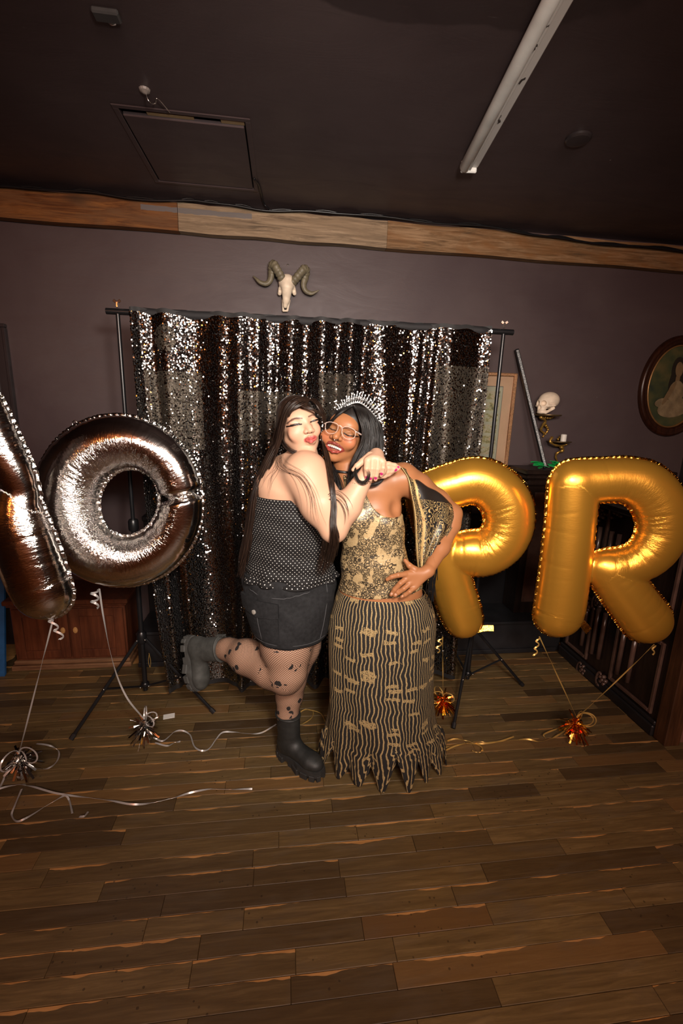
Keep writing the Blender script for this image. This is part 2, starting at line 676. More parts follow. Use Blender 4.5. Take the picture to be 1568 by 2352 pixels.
floor = struct('floor', MB().box((-2.9, -4.2, -0.12), (2.9, 3.0, -0.006)).geo(), M_plank)
PW = 0.066
unit = MB().obox((0, 0, 0), (0.25, PW / 2 - 0.0006, 0.006), np.eye(3), 0.0012).geo()
plank_src = {}
row, y = 0, 0.52
pr_ = random.Random(3)
while y < STEP_Y:
    half = 0.75 + 0.56 * y
    x = -half - pr_.random() * 0.4
    x1 = min(half + 0.30, 1.875 if y > 1.75 else 9)
    while x < x1:
        L = pr_.choice([0.3, 0.42, 0.5, 0.6, 0.7, 0.85])
        if x + L > x1 and y > 1.75 and x1 > 1.8:
            L = max(0.15, x1 - x)
        if L not in plank_src:
            me = bpy.data.meshes.new('plank')
            vv = unit[0].copy()
            vv[:, 0] = np.sign(vv[:, 0]) * (np.abs(vv[:, 0]) - 0.25 + L / 2 - 0.0005)
            me.from_pydata(vv.tolist(), [], unit[1])
            me.materials.append(M_plank)
            plank_src[L] = me
        o = bpy.data.objects.new('plank', plank_src[L])
        COL.objects.link(o)
        o.parent = floor
        o.location = tuple(np.array((x + L / 2, y + PW / 2, -0.006 + pr_.uniform(-0.0008, 0.0004))) - WP['floor'])
        x += L
    y += PW
    row += 1

wall = struct('wall_back', MB().box((-2.9, WALL_Y, 0), (2.9, WALL_Y + 0.12, CEIL + 0.1)).geo(), M_wall)
struct('wall_left', MB().box((-3.0, -4.2, 0), (-2.9, WALL_Y, CEIL)).geo(), M_dark)
struct('wall_right', MB().box((2.9, -4.2, 0), (3.0, WALL_Y, CEIL)).geo(), M_dark)
struct('wall_rear', MB().box((-3.0, -4.3, 0), (3.0, -4.2, CEIL)).geo(), plain('rear_wall_plaster', (0.42, 0.36, 0.30), 0.7))

# ceiling slab with a real opening for the hatch
hc = [G(x, y, CEIL) for x, y in ((262, 246), (556, 276), (588, 434), (372, 416))]
hx0, hx1 = (hc[0][0] + hc[3][0]) / 2, (hc[1][0] + hc[2][0]) / 2
hy0, hy1 = (hc[0][1] + hc[1][1]) / 2, (hc[2][1] + hc[3][1]) / 2
cb = MB()
cb.box((-3.0, -4.2, CEIL), (hx0, WALL_Y, CEIL + 0.1)).box((hx1, -4.2, CEIL), (3.0, WALL_Y, CEIL + 0.1))
cb.box((hx0, -4.2, CEIL), (hx1, hy0, CEIL + 0.1)).box((hx0, hy1, CEIL), (hx1, WALL_Y, CEIL + 0.1))
ceiling = struct('ceiling', cb.geo(), M_ceil)
M_rawwood = wood('raw_wood', (0.30, 0.19, 0.09), (0.52, 0.36, 0.19))
ht = thing('ceiling_hatch', 'black painted access hatch panel in the ceiling with a gap of raw wood', 'hatch', ((hx0 + hx1) / 2, (hy0 + hy1) / 2, CEIL))
mk('hatch_panel', MB().obox(((hx0 + hx1) / 2, (hy0 + hy1) / 2 + 0.016, CEIL + 0.004), ((hx1 - hx0) / 2 - 0.006, (hy1 - hy0) / 2 - 0.02, 0.008), np.array([[1, 0, 0], [0, 1, 0.012], [0, -0.012, 1]]), 0.002).geo(), M_ceil, ht)
fr = MB()
w = 0.022
fr.box((hx0 - w, hy0 - w, CEIL - 0.0045), (hx1 + w, hy0, CEIL), 0.002).box((hx0 - w, hy1, CEIL - 0.0045), (hx1 + w, hy1 + w, CEIL), 0.002)
fr.box((hx0 - w, hy0, CEIL - 0.0045), (hx0, hy1, CEIL), 0.002).box((hx1, hy0, CEIL - 0.0045), (hx1 + w, hy1, CEIL), 0.002)
mks('hatch_frame', fr.geo(), M_ceil, ht)
mks('batten', MB().box((hx0 + 0.10, hy0 + 0.016, CEIL + 0.001), (hx0 + (hx1 - hx0) * 0.58, hy0 + 0.034, CEIL + 0.07)).box((hx0 + (hx1 - hx0) * 0.80, hy0 + 0.004, CEIL + 0.001), (hx1 - 0.004, hy0 + 0.034, CEIL + 0.07)).geo(), M_rawwood, ht, label='bare raw wood batten showing in the gap')
mk('hatch_lid', MB().box((hx0, hy0, CEIL + 0.085), (hx1, hy1, CEIL + 0.1)).geo(), M_black, ht)

# beam along the top of the wall: boards nailed end to end
bz0, bz1 = 2.53, 2.675


def beam_mat(name, c0, c1, c2, streak=None):
    t = NT(name)
    p = t.pos()
    g = t.noise(t.scl(p, 2.2, 30, 34), 1.5, 7, 0.7, 0.9)
    b_ = t.noise(t.scl(p, 2.0, 4, 7), 1.6, 4, 0.6, 0.8)
    col = t.ramp(g, [(0.32, tuple(np.array(c0) * 0.45)), (0.46, c0), (0.66, c1)])
    col = t.mix(t.ramp(b_, [(0.42, 0.0), (0.68, 0.85)]), col, c2)
    kn = t.n('ShaderNodeTexVoronoi', {'Vector': t.scl(p, 1.6, 1, 5.5), 'Scale': 1.0})
    col = t.mix(t.ramp(kn.outputs['Distance'], [(0.04, 0.85), (0.16, 0.0)]), col, (0.03, 0.018, 0.010))
    if streak:
        s_ = t.n('ShaderNodeSeparateXYZ', {0: p})
        zz = t.math('ABSOLUTE', t.math('SUBTRACT', s_.outputs[2], t.math('ADD', bz1 - 0.048, t.math('MULTIPLY', t.noise(p, 16, 3), 0.016))))
        k_ = t.math('MULTIPLY', t.math('LESS_THAN', zz, 0.013), t.math('MULTIPLY', t.math('GREATER_THAN', s_.outputs[0], -0.78), t.math('LESS_THAN', s_.outputs[0], -0.18)))
        col = t.mix(t.math('MULTIPLY', k_, 0.85), col, (0.14, 0.13, 0.13))
    t.b(color=col, rough=0.6, spec=0.25, normal=t.bump(g, 0.4, 0.004))
    return t.m


bx1 = Wy(410, 505, 2.95)[0]
bx2 = Wy(888, 535, 2.95)[0]
beam = struct('trim_1', MB().box((-2.9, 2.985, bz0 + 0.01), (2.9, WALL_Y, bz1 - 0.01)).geo(), M_dark)
specs = [(-2.9, bx1, beam_mat('orange_board', (0.12, 0.040, 0.010), (0.27, 0.105, 0.026), (0.16, 0.075, 0.03), True)), (bx1, bx2, beam_mat('grey_board', (0.19, 0.13, 0.078), (0.37, 0.265, 0.165), (0.25, 0.17, 0.10), True)), (bx2, 2.9, beam_mat('brown_board', (0.17, 0.095, 0.042), (0.34, 0.21, 0.11), (0.20, 0.085, 0.024)))]
for i, (a, b_, m_) in enumerate(specs):
    mb = MB()
    n = 14
    for k in range(n):
        xa, xb = a + (b_ - a) * k / n, a + (b_ - a) * (k + 1) / n
    edge_ = [(a + 0.001 + (b_ - a - 0.002) * k / n, 2.93 + 0.004 * i, bz1 - 0.0015 * i + 0.004 * math.sin(k * 1.7 + i)) for k in range(n + 1)]
    low = [(p[0], p[1], bz0 + 0.003 * math.sin(k * 1.1 + i * 2)) for k, p in enumerate(edge_)]
    mb.prism(edge_ + low[::-1], (0, 0.055, 0))
    mk('board', mb.geo(), m_, beam)

# black cable sagging along the beam, and the drop from the hatch
cpx = [(-40, 428), (60, 432), (180, 440), (300, 455), (420, 462), (470, 462), (540, 474), (620, 483), (720, 487), (820, 492), (930, 505), (1040, 515), (1150, 525), (1250, 543), (1350, 556), (1470, 567), (1600, 580)]
pts = spline([Wy(x, y, 2.905) for x, y in cpx], 110)
pts[:, 2] = np.minimum(pts[:, 2] + 0.004 * np.sin(np.arange(110) * 0.5), CEIL - 0.006)
cab = thing('power_cable', 'black cables sagging along the top of the wooden beam', 'cable', pts[0])
mk('cable_run', MB().tube(pts, 0.006, 6).geo(), M_black, cab, smooth=True)
p2_ = pts + np.array([0, 0.012, 0.009])
p2_[:, 2] = np.minimum(p2_[:, 2] + 0.006 * np.sin(np.arange(110) * 0.9 + 1), CEIL - 0.006)
mk('cable_run', MB().tube(p2_, 0.0045, 6).geo(), M_black, cab, smooth=True)
dp = spline([G(583, 410, CEIL - 0.006), G(594, 425, CEIL - 0.006), G(601, 450, CEIL - 0.006), G(606, 468, CEIL - 0.0045), Wy(622, 484, 2.905)], 24)
mk('cable_drop', MB().tube(dp, 0.005, 6).geo(), M_black, cab, smooth=True)

# black lower wall and the step in front of it
struct('trim_2', MB().box((-0.88, 2.93, 0.0), (1.9, WALL_Y, 0.86), 0.004).box((-0.88, 2.90, 0.86), (1.9, WALL_Y, 0.895), 0.006).geo(), M_blackpaint)
M_step = plain('black_step_paint', (0.016, 0.016, 0.018), 0.42, nscale=10, var=0.3)
struct('trim_3', MB().box((-0.88, STEP_Y + 0.012, 0.0), (1.9, 2.93, 0.215), 0.003).box((-0.88, STEP_Y - 0.012, 0.215), (1.9, 2.93, 0.236), 0.006).geo(), M_step)
struct('trim_4', MB().box((-0.88, STEP_Y - 0.004, 0.0), (1.87, STEP_Y + 0.012, 0.03), 0.004).geo(), M_step)

# framed door panel on the left of the wall
d0, d1 = Wy(12, 752, 2.98), Wy(48, 1062, 2.98)
dm = MB()
X1 = d0[0]
for dx, w in ((0.0, 0.02), (0.075, 0.012)):
    dm.box((X1 - w - dx, 2.97, 0), (X1 - dx, WALL_Y, d0[2] - dx), 0.004)
    dm.box((-2.7, 2.97, d0[2] - dx), (X1 - dx, WALL_Y, d0[2] - dx + w), 0.004)
M_door = plain('dark_door_paint', (0.035, 0.027, 0.028), 0.28, nscale=8)
dr = struct('door_1', MB().box((-2.7, 2.985, 0), (X1 - 0.02, WALL_Y, d0[2])).geo(), M_door)
mks('door_frame', dm.geo(), M_door, dr)

# ------------------------------------------------------------------ fluorescent batten
ta = G(1075, 384, CEIL - 0.03)
tb = G(1300, -40, CEIL - 0.03)
dirv = tb - ta
dirv[2] = 0
Lf = np.linalg.norm(dirv)
dirv /= Lf
tb = ta + dirv * 1.22
sd = np.array([dirv[1], -dirv[0], 0])     # to the viewer's right
lt = thing('fluorescent_light', 'long white fluorescent batten light on the dark ceiling, chipped paint', 'ceiling light', (ta + tb) / 2 + Z * 0.03)
t = NT('chipped_white')
nz = t.noise(t.scl(t.pos(), 9, 3, 9), 2.2, 5, 0.6)
t.b(color=t.mix(t.math('GREATER_THAN', nz, 0.655), (0.68, 0.65, 0.62), (0.05, 0.04, 0.036)), rough=0.5)
axf = np.array([sd, dirv, Z])
mk('housing', MB().obox((ta + tb) / 2 - sd * 0.022 + Z * 0.014, (0.022, 0.61, 0.015), axf, 0.003).geo(), t.m, lt)
mk('rail', MB().obox((ta + tb) / 2 - sd * 0.008 - Z * 0.004, (0.004, 0.61, 0.010), axf, 0.002).geo(), t.m, lt)
tubep = [ta + sd * 0.018 - Z * 0.004 + dirv * q for q in (0.0, 0.004, 0.012, 0.6, 1.2, 1.212, 1.22)]
mk('diffuser', MB().tube(tubep, [0.012, 0.020, 0.023, 0.023, 0.023, 0.020, 0.012], 14).geo(), M_white, lt, smooth=True)
mk('end_cap', MB().obox(ta - sd * 0.004 + Z * 0.004 - dirv * 0.006, (0.036, 0.006, 0.024), axf, 0.004).geo(), M_white, lt)

# round cover and hook on the ceiling
rc = G(1328, 316, CEIL)
mk('ceiling_rosette', MB().lathe([(0.05, 0), (0.05, -0.008), (0.044, -0.014), (0.030, -0.016), (0.001, -0.0165)], rc, 24).geo(), plain('rosette_paint', (0.03, 0.024, 0.024), 0.3), smooth=True, auto=35, label='small round dark cover on the ceiling right of the batten light', cat='ceiling cover')
hk = G(332, 205, CEIL)
ho = thing('ceiling_hook', 'small bent hook and wire hanging above the ceiling hatch', 'hook', hk)
mk('hook_wire', MB().tube(spline([hk, hk + np.array([0.012, 0.0, -0.035]), hk + np.array([0.03, 0.02, -0.03]), G(362, 226, CEIL - 0.02), G(390, 258, CEIL - 0.012)], 20), 0.0022, 5).geo(), M_chrome, ho, smooth=True)
mk('hook_base', MB().lathe([(0.02, 0), (0.018, -0.007), (0.006, -0.014), (0.001, -0.015)], hk, 12).geo(), plain('hook_grey', (0.22, 0.19, 0.17), 0.5), ho)
h2 = G(250, 28, CEIL)
h2o = thing('ceiling_bracket', 'small dark bracket on the ceiling near the top left', 'bracket', h2)
mk('bracket_plate', MB().box(h2 + np.array([-0.045, -0.02, -0.016]), h2 + np.array([0.03, 0.02, 0.0]), 0.004).geo(), plain('bracket_dark', (0.05, 0.05, 0.05), 0.3), h2o)
mk('screw_head', MB().lathe([(0.012, 0), (0.012, -0.008), (0.005, -0.012), (0.001, -0.013)], G(256, 45, CEIL), 10).geo(), M_chrome, h2o)

# ------------------------------------------------------------------ left wooden chest and the blue board
M_chest = wood('red_brown_wood', (0.060, 0.017, 0.008), (0.16, 0.047, 0.019), 2, 0.4)
M_worn = wood('worn_wood', (0.09, 0.035, 0.016), (0.32, 0.17, 0.08), 0, 0.55)
cx0, cx1, cy0 = -1.585, -0.945, 2.68
ztop = Wy(297, 1372, cy0)[2]
ch = thing('wooden_chest', 'worn red-brown wooden cabinet with two panelled doors behind the silver balloons', 'cabinet', ((cx0 + cx1) / 2, 2.82, 0))
mk('body', MB().box((cx0, cy0, 0.05), (cx1, 2.98, ztop - 0.03), 0.003).geo(), M_chest, ch)
mk('top', MB().box((cx0 - 0.025, cy0 - 0.03, ztop - 0.03), (cx1 + 0.025, 2.99, ztop), 0.006).box((cx0 - 0.012, cy0 - 0.016, ztop - 0.045), (cx1 + 0.012, 2.99, ztop - 0.03), 0.003).geo(), M_chest, ch)
mk('plinth', MB().box((cx0 - 0.02, cy0 - 0.03, 0.0), (cx1 + 0.02, 2.98, 0.03), 0.004).box((cx0 - 0.01, cy0 - 0.018, 0.03), (cx1 + 0.01, 2.98, 0.055), 0.006).geo(), M_worn, ch)
mid = (cx0 + cx1) / 2
for a, b_ in ((cx0 + 0.01, mid - 0.005), (mid + 0.005, cx1 - 0.01)):
    z0, z1 = 0.07, ztop - 0.06
    f_ = MB()
    f_.box((a, cy0 - 0.016, z0), (a + 0.055, cy0 + 0.002, z1), 0.003).box((b_ - 0.055, cy0 - 0.016, z0), (b_, cy0 + 0.002, z1), 0.003)
    f_.box((a + 0.055, cy0 - 0.016, z0), (b_ - 0.055, cy0 + 0.002, z0 + 0.05), 0.003).box((a + 0.055, cy0 - 0.016, z1 - 0.05), (b_ - 0.055, cy0 + 0.002, z1), 0.003)
    d_ = mk('door', f_.geo(), M_chest, ch)
    mk('door_panel', MB().box((a + 0.05, cy0 - 0.006, z0 + 0.045), (b_ - 0.05, cy0 + 0.001, z1 - 0.045), 0.004).geo(), M_chest, d_)
    kx = b_ - 0.03 if a < mid - 0.1 else a + 0.03
    mk('scuff_plate', MB().lathe([(0.014, 0), (0.012, 0.004), (0.002, 0.006)], (kx, cy0 - 0.016, 0.25), 9, np.array([[1, 0, 0], [0, 0, 1], [0, -1, 0]]), 1.5).geo(), plain('bare_patch', (0.38, 0.19, 0.06), 0.6), d_, label='pale worn patch where the knob was')
bp = [Wy(x, y, 2.5) for x, y in ((-35, 1290), (8, 1300), (40, 1482), (-5, 1482))]
bp = [np.array((-1.78, 2.60, 0.0)), np.array((-1.615, 2.60, 0.0)), np.array((-1.68, 2.86, 0.66)), np.array((-1.85, 2.86, 0.66))]
mk('blue_board', MB().prism(bp, (0, 0.018, 0.006)).geo(), plain('blue_paint', (0.012, 0.085, 0.23), 0.5), label='blue painted board leaning beside the wooden cabinet at the left edge', cat='board')

# ------------------------------------------------------------------ right: carved bar front, post, carved panel, back cabinet
M_bar = wood('black_brown_wood', (0.010, 0.006, 0.005), (0.030, 0.017, 0.012), 2, 0.30)
M_carve = plain('carved_polished_wood', (0.085, 0.048, 0.036), 0.22, nscale=12, var=0.3, spec=0.6)
BX = 1.885
by0, by1, bzt = 1.80, 2.62, 1.12
bar = thing('bar_counter', 'dark carved wooden bar front with ribs and scrolls at the right', 'bar counter', (BX + 0.2, (by0 + by1) / 2, 0))
mk('body', MB().box((BX + 0.012, by0, 0.0), (BX + 0.5, by1, bzt - 0.04), 0.003).geo(), M_bar, bar)
mk('counter_top', MB().box((BX - 0.07, by0 - 0.03, bzt - 0.04), (BX + 0.55, by1, bzt), 0.01).geo(), M_bar, bar)
mk('kickboard', MB().box((BX - 0.012, by0, 0.0), (BX + 0.012, by1, 0.06), 0.006).box((BX - 0.004, by0, 0.06), (BX + 0.012, by1, 0.085), 0.006).geo(), M_blackpaint, bar)
pan = MB()
for a, b_ in ((1.84, 2.16), (2.36, 2.58)):
    for z0, z1 in ((0.10, 0.50), (0.56, 1.04)):
        pan.box((BX - 0.002, a, z0), (BX + 0.014, a + 0.02, z1), 0.004).box((BX - 0.002, b_ - 0.02, z0), (BX + 0.014, b_, z1), 0.004)
        pan.box((BX - 0.002, a + 0.02, z0), (BX + 0.014, b_ - 0.02, z0 + 0.02), 0.004).box((BX - 0.002, a + 0.02, z1 - 0.02), (BX + 0.014, b_ - 0.02, z1), 0.004)
mks('panel_moulding', pan.geo(), M_carve, bar)
for yr, zb in ((2.02, 0.10), (2.10, 0.10), (2.26, 0.10), (2.32, 0.10), (2.42, 0.10)):
    for z0, z1 in ((zb + 0.07, 0.47), (0.60, 0.95)):
        mk('rib', MB().tube([(BX, yr, z0), (BX, yr, (z0 + z1) / 2), (BX, yr, z1)], [0.013, 0.013, 0.013], 8).geo(), M_carve, bar, smooth=True)
for (px, py) in ((1340, 1538), (1386, 1562), (1350, 1392), (1385, 1180), (1440, 1168), (1418, 1172), (1376, 1385)):
    c = Wx(px, py, BX)
    b2 = MB()
    for k in range(5):
        a = 2 * math.pi * k / 5 + 0.4
        b2.ball(c + np.array((-0.004, 0.022 * math.cos(a), 0.022 * math.sin(a))), (0.016, 0.013, 0.013), 8, 5)
    b2.ball(c + np.array((-0.010, 0, 0)), 0.012, 8, 5)
    mk('rosette', b2.geo(), M_carve, bar, smooth=True)
    cur = [c + np.array((-0.006, 0.032 + 0.018 * math.cos(a), -0.01 + 0.04 * math.sin(a))) for a in np.linspace(-2.2, 2.4, 14)]
    mk('scroll', MB().tube(cur, np.linspace(0.013, 0.006, 14), 7).geo(), M_carve, bar, smooth=True)
M_post = wood('red_brown_post', (0.035, 0.014, 0.006), (0.11, 0.045, 0.018), 2, 0.45)
mk('end_post', MB().box((BX + 0.0, by0 - 0.075, 0.0), (BX + 0.085, by0, bzt - 0.04), 0.004).geo(), M_post, bar, label='lighter red-brown post at the near end')
M_pk = plain('brown_carved_panel', (0.16, 0.075, 0.05), 0.4, nscale=14, var=0.2, spec=0.45)
ep = MB().box((BX + 0.09, by0 - 0.055, 0.0), (BX + 0.5, by0 - 0.002, bzt - 0.04), 0.003)
mk('end_panel', ep.geo(), M_pk, bar, label='reddish brown carved panel facing the room')
em = MB()
ym = by0 - 0.06
for z in (0.16, 0.52, 0.56):
    em.box((BX + 0.09, ym - 0.02, z), (BX + 0.5, ym + 0.006, z + 0.022), 0.006)
for q in (0.2, 0.34):
    em.tube([(BX + q + 0.05 * math.cos(a), ym, 0.28 + 0.05 * math.sin(a)) for a in np.linspace(0, 5.2, 18)], np.linspace(0.010, 0.005, 18), 6)
em.tube(spline([(BX + 0.1, ym, 0.24), (BX + 0.16, ym, 0.30), (BX + 0.22, ym, 0.22), (BX + 0.3, ym, 0.2)], 16), 0.007, 6)
mk('panel_carving', em.geo(), M_pk, bar, smooth=True, auto=40)

ztc = Wy(1212, 1080, 2.72)[2]
xl = Wy(1212, 1080, 2.72)[0]
pc = thing('back_cabinet', 'black wooden cabinet with a stepped moulded top against the wall, below the skull shelf', 'cabinet', (xl + 0.3, 2.85, 0.236))
mk('body', MB().box((xl + 0.045, 2.76, 0.236), (2.6, 2.925, ztc - 0.11), 0.003).geo(), M_bar, pc)
mk('top', MB().box((xl, 2.72, ztc - 0.03), (2.62, 2.995, ztc), 0.006).geo(), M_bar, pc)
mk('cornice', MB().box((xl + 0.015, 2.735, ztc - 0.065), (2.6, 2.925, ztc - 0.03), 0.012).box((xl + 0.03, 2.747, ztc - 0.11), (2.6, 2.925, ztc - 0.065), 0.012).geo(), M_bar, pc)
mk('front_panel', MB().box((xl + 0.09, 2.752, 0.32), (xl + 0.34, 2.762, ztc - 0.15), 0.004).geo(), M_carve, pc)

# green leaves on the cabinet top
M_green = plain('green_plastic', (0.01, 0.42, 0.09), 0.4)
lg = thing('leaf_garland', 'bright green artificial leaves heaped on top of the black cabinet', 'garland', Wy(1255, 1078, 2.78))
zz_ = ztc
for k in range(26):
    c = np.array((Wy((1226 if k % 3 == 0 else 1262) + k * (0.5 if k % 3 == 0 else 1.3) + rnd.uniform(-4, 4), 1078, 2.79)[0], 2.77 + rnd.uniform(-0.03, 0.05), zz_ + rnd.uniform(0.012, 0.045)))
    a = rnd.uniform(0, 6.28)
    l_, w_ = 0.044, 0.016
    d1 = np.array((math.cos(a), math.sin(a), rnd.uniform(-0.2, 0.35)))
    d2 = np.array((-math.sin(a), math.cos(a), 0.3))
    poly = [c - d1 * l_, c - d1 * l_ * 0.4 + d2 * w_, c + d1 * l_ * 0.4 + d2 * w_, c + d1 * l_, c + d1 * l_ * 0.4 - d2 * w_, c - d1 * l_ * 0.4 - d2 * w_]
    for q in poly:
        q[2] = max(q[2], zz_ + 0.003)
    mk('leaf', MB().prism(poly, (0, 0, 0.002)).geo(), M_green, lg)

# LED light bar leaning on the wall
la, lb = np.array(Wy(1252, 1074, 2.80)), np.array(Wy(1186, 802, 2.965))
la[2] = ztc + 0.004
ax3 = (lb - la)
Lb = np.linalg.norm(ax3)
ax3 /= Lb
ax2 = np.cross(ax3, (1, 0, 0))
ax2 /= np.linalg.norm(ax2)
ax1 = np.cross(ax2, ax3)
if ax2[1] > 0:
    ax2, ax1 = -ax2, -ax1
lbt = thing('light_bar', 'slim black light bar with silver dotted strip leaning on the wall above the cabinet', 'light bar', la)
cl = (la + lb) / 2
mk('housing', MB().obox(cl, (0.012, 0.010, Lb / 2), np.array([ax1, ax2, ax3]), 0.003).geo(), M_black, lbt)
t = NT('dotted_strip')
vz = t.n('ShaderNodeTexVoronoi', {'Vector': t.pos(), 'Scale': 150.0}).outputs['Distance']
t.b(color=t.ramp(vz, [(0.2, (0.75, 0.77, 0.77)), (0.6, (0.25, 0.26, 0.26))]), rough=0.35, metal=0.2)
mk('diffuser', MB().obox(cl + ax2 * 0.0095 + ax1 * 0.002, (0.0078, 0.003, Lb / 2 - 0.008), np.array([ax1, ax2, ax3]), 0.001).geo(), t.m, lbt)

# ------------------------------------------------------------------ wall brackets, human skull, candle
M_gilt = plain('gilt', (0.55, 0.32, 0.07), 0.35, 0.75, nscale=60, var=0.35, bump=0.3)
M_bone = plain('bone', (0.80, 0.66, 0.50), 0.55, nscale=30, var=0.12, bump=0.15)
M_darkbronze = plain('dark_bronze', (0.14, 0.09, 0.035), 0.35, 0.6)


def bracket(px0, px1, py, scroll, label, thk=0.012):
    Yc = 2.90
    c = (np.array(Wy(px0, py, Yc)) + np.array(Wy(px1, py, Yc))) / 2
    r = abs(Wy(px1, py, Yc)[0] - Wy(px0, py, Yc)[0]) / 2
    t_ = thing('wall_bracket', label, 'wall bracket', (c[0], WALL_Y, c[2]))
    mk('shelf', MB().lathe([(r * 0.8, -thk), (r * 0.95, -thk * 0.7), (r, -thk * 0.3), (r, 0), (0.001, 0.0)], (c[0], WALL_Y - r * 0.95, c[2]), 22).geo(), M_darkbronze, t_, smooth=True, auto=40)
    for sp_, r0, r1 in scroll:
        k = len(sp_)
        pts_ = spline([np.array(Wy(x, y, 2.985 - dep)) for x, y, dep in sp_], 26)
        nn = np.linspace(0, 1, 26)
        rr = (r0 + (r1 - r0) * nn) * (1 + 0.22 * np.sin(nn * 26))
        mk('scroll', MB().tube(pts_, rr, 8).geo(), M_gilt, t_, smooth=True)
    return t_, c, r


bracket(1232, 1289, 952, [([(1240, 957, .08), (1252, 966, .06), (1246, 978, .04), (1242, 988, .02), (1250, 996, .01), (1246, 1004, .0)], 0.010, 0.006), ([(1250, 958, .06), (1262, 960, .06), (1272, 956, .08)], 0.009, 0.006), ([(1252, 976, .03), (1258, 986, .02), (1252, 998, .01)], 0.009, 0.005)], 'gilt scrolled wall bracket carrying the human skull')
_, cc, cr = bracket(1264, 1314, 1014, [([(1268, 1004, .08), (1263, 1014, .09), (1274, 1022, .08), (1290, 1024, .06), (1302, 1020, .06)], 0.009, 0.006), ([(1288, 1024, .05), (1292, 1034, .04), (1280, 1040, .02), (1276, 1050, .01), (1281, 1062, .0)], 0.012, 0.005), ([(1280, 1010, .02), (1287, 1003, .01), (1290, 1010, .02)], 0.008, 0.005)], 'gilt scrolled wall bracket carrying the short white candle', 0.008)
cdx = Wy(1299, 1014, 2.90)[0]
mk('candle', MB().lathe([(0.019, 0), (0.019, 0.044), (0.016, 0.046), (0.012, 0.042), (0.001, 0.041)], (cdx - 0.004, WALL_Y - cr * 0.95, cc[2] + 0.0005), 18).geo(), plain('candle_wax', (0.78, 0.74, 0.66), 0.45, nscale=20, var=0.05), smooth=True, auto=40, label='short white pillar candle standing on the lower gilt bracket', cat='candle')

# human skull, looking left
sk0 = np.array(Wy(1263, 930, 2.89))
sx_ = 0.0
ax_f = np.array((-0.92, -0.36, -0.10))
ax_f /= np.linalg.norm(ax_f)
ax_s = np.cross(ax_f, (0, 0, 1.0))
ax_s /= np.linalg.norm(ax_s)
ax_u = np.cross(ax_s, ax_f)
AX = np.array([ax_f, ax_s, ax_u])


def L3(o, ax, *p):
    return o + ax[0] * p[0] + ax[1] * p[1] + ax[2] * p[2]


fd = Field(sk0 - 0.13, sk0 + 0.13, 0.0026)
E_ = lambda p, r, k=0.008, mode='u': fd.ell(L3(sk0, AX, *p), r, AX, k, mode)
E_((-0.012, 0, 0.018), (0.078, 0.058, 0.056))
E_((0.045, 0, 0.0), (0.032, 0.045, 0.042))
E_((0.058, 0, -0.035), (0.022, 0.028, 0.026))
E_((0.050, 0, -0.052), (0.030, 0.032, 0.013), 0.006)
fd.cone(L3(sk0, AX, 0.0, 0.048, -0.03), L3(sk0, AX, 0.05, 0.03, -0.055), 0.010, 0.009)
fd.cone(L3(sk0, AX, 0.0, -0.048, -0.03), L3(sk0, AX, 0.05, -0.03, -0.055), 0.010, 0.009)
for s_ in (-1, 1):
    fd.cone(L3(sk0, AX, 0.0, s_ * 0.056, -0.012), L3(sk0, AX, 0.05, s_ * 0.042, -0.012), 0.007, 0.009, 0.004)
    E_((0.072, s_ * 0.022, 0.006), (0.026, 0.0185, 0.018), 0.004, 'c')
    E_((0.03, s_ * 0.058, -0.034), (0.022, 0.016, 0.012), 0.006, 'c')
E_((0.078, 0, -0.020), (0.016, 0.009, 0.014), 0.004, 'c')
fd.cone(L3(sk0, AX, 0.085, -0.02, -0.046), L3(sk0, AX, 0.085, 0.02, -0.046), 0.0025, 0.0025, 0.003, 'c')
vs, fs = fd.mesh()
zs_ = cc[2]
shz = Wy(1260, 952, 2.90)[2] + 0.001
vs[:, 2] += shz - vs[:, 2].min()
vs[:, 1] += (WALL_Y - 0.012) - vs[:, 1].max()
mk('human_skull', (vs, fs), M_bone, smooth=True, label='bone coloured human skull facing left on the upper gilt bracket', cat='skull')

# ram skull on the wall
M_horn = plain('horn', (0.16, 0.135, 0.085), 0.5, nscale=40, var=0.25, bump=0.3)
rs = thing('ram_skull', 'ram skull with curled ribbed horns mounted on the wall above the backdrop', 'animal skull', Wy(658, 670, 2.99))
RP = lambda x, y, dep: np.array(Wy(x, y, 2.99 - dep))
c0 = RP(658, 665, 0.05)
fd = Field(c0 - np.array((0.12, 0.11, 0.19)), c0 + np.array((0.12, 0.08, 0.14)), 0.0028)
fd.ell(RP(659, 650, 0.05), (0.050, 0.045, 0.048), k=0.012)
fd.ell(RP(660, 641, 0.04), (0.030, 0.035, 0.020), k=0.008)
fd.cone(RP(659, 660, 0.07), RP(657, 690, 0.055), 0.036, 0.020, 0.012)
fd.cone(RP(657, 688, 0.058), RP(655, 703, 0.045), 0.020, 0.013, 0.008)
for s_ in (-1, 1):
    fd.cone(RP(659 + s_ * 14, 664, 0.05), RP(659 + s_ * 17, 674, 0.04), 0.016, 0.012, 0.006)
    fd.ell(RP(659 + s_ * 16, 667, 0.07), (0.010, 0.016, 0.010), k=0.004, mode='c')
    fd.cone(RP(657 + s_ * 7, 690, 0.04), RP(655 + s_ * 5, 713, 0.025), 0.008, 0.006, 0.005)
    fd.cone(RP(658 + s_ * 4, 676, 0.098), RP(656 + s_ * 3, 700, 0.075), 0.004, 0.003, 0.004, 'c')
fd.cone(RP(655 - 4, 714, 0.025), RP(655 + 4, 714, 0.025), 0.006, 0.006, 0.005)
fd.cone(RP(660, 646, 0.105), RP(658, 664, 0.118), 0.003, 0.002, 0.004, 'c')
mk('skull', fd.mesh(), M_bone, rs, smooth=True)
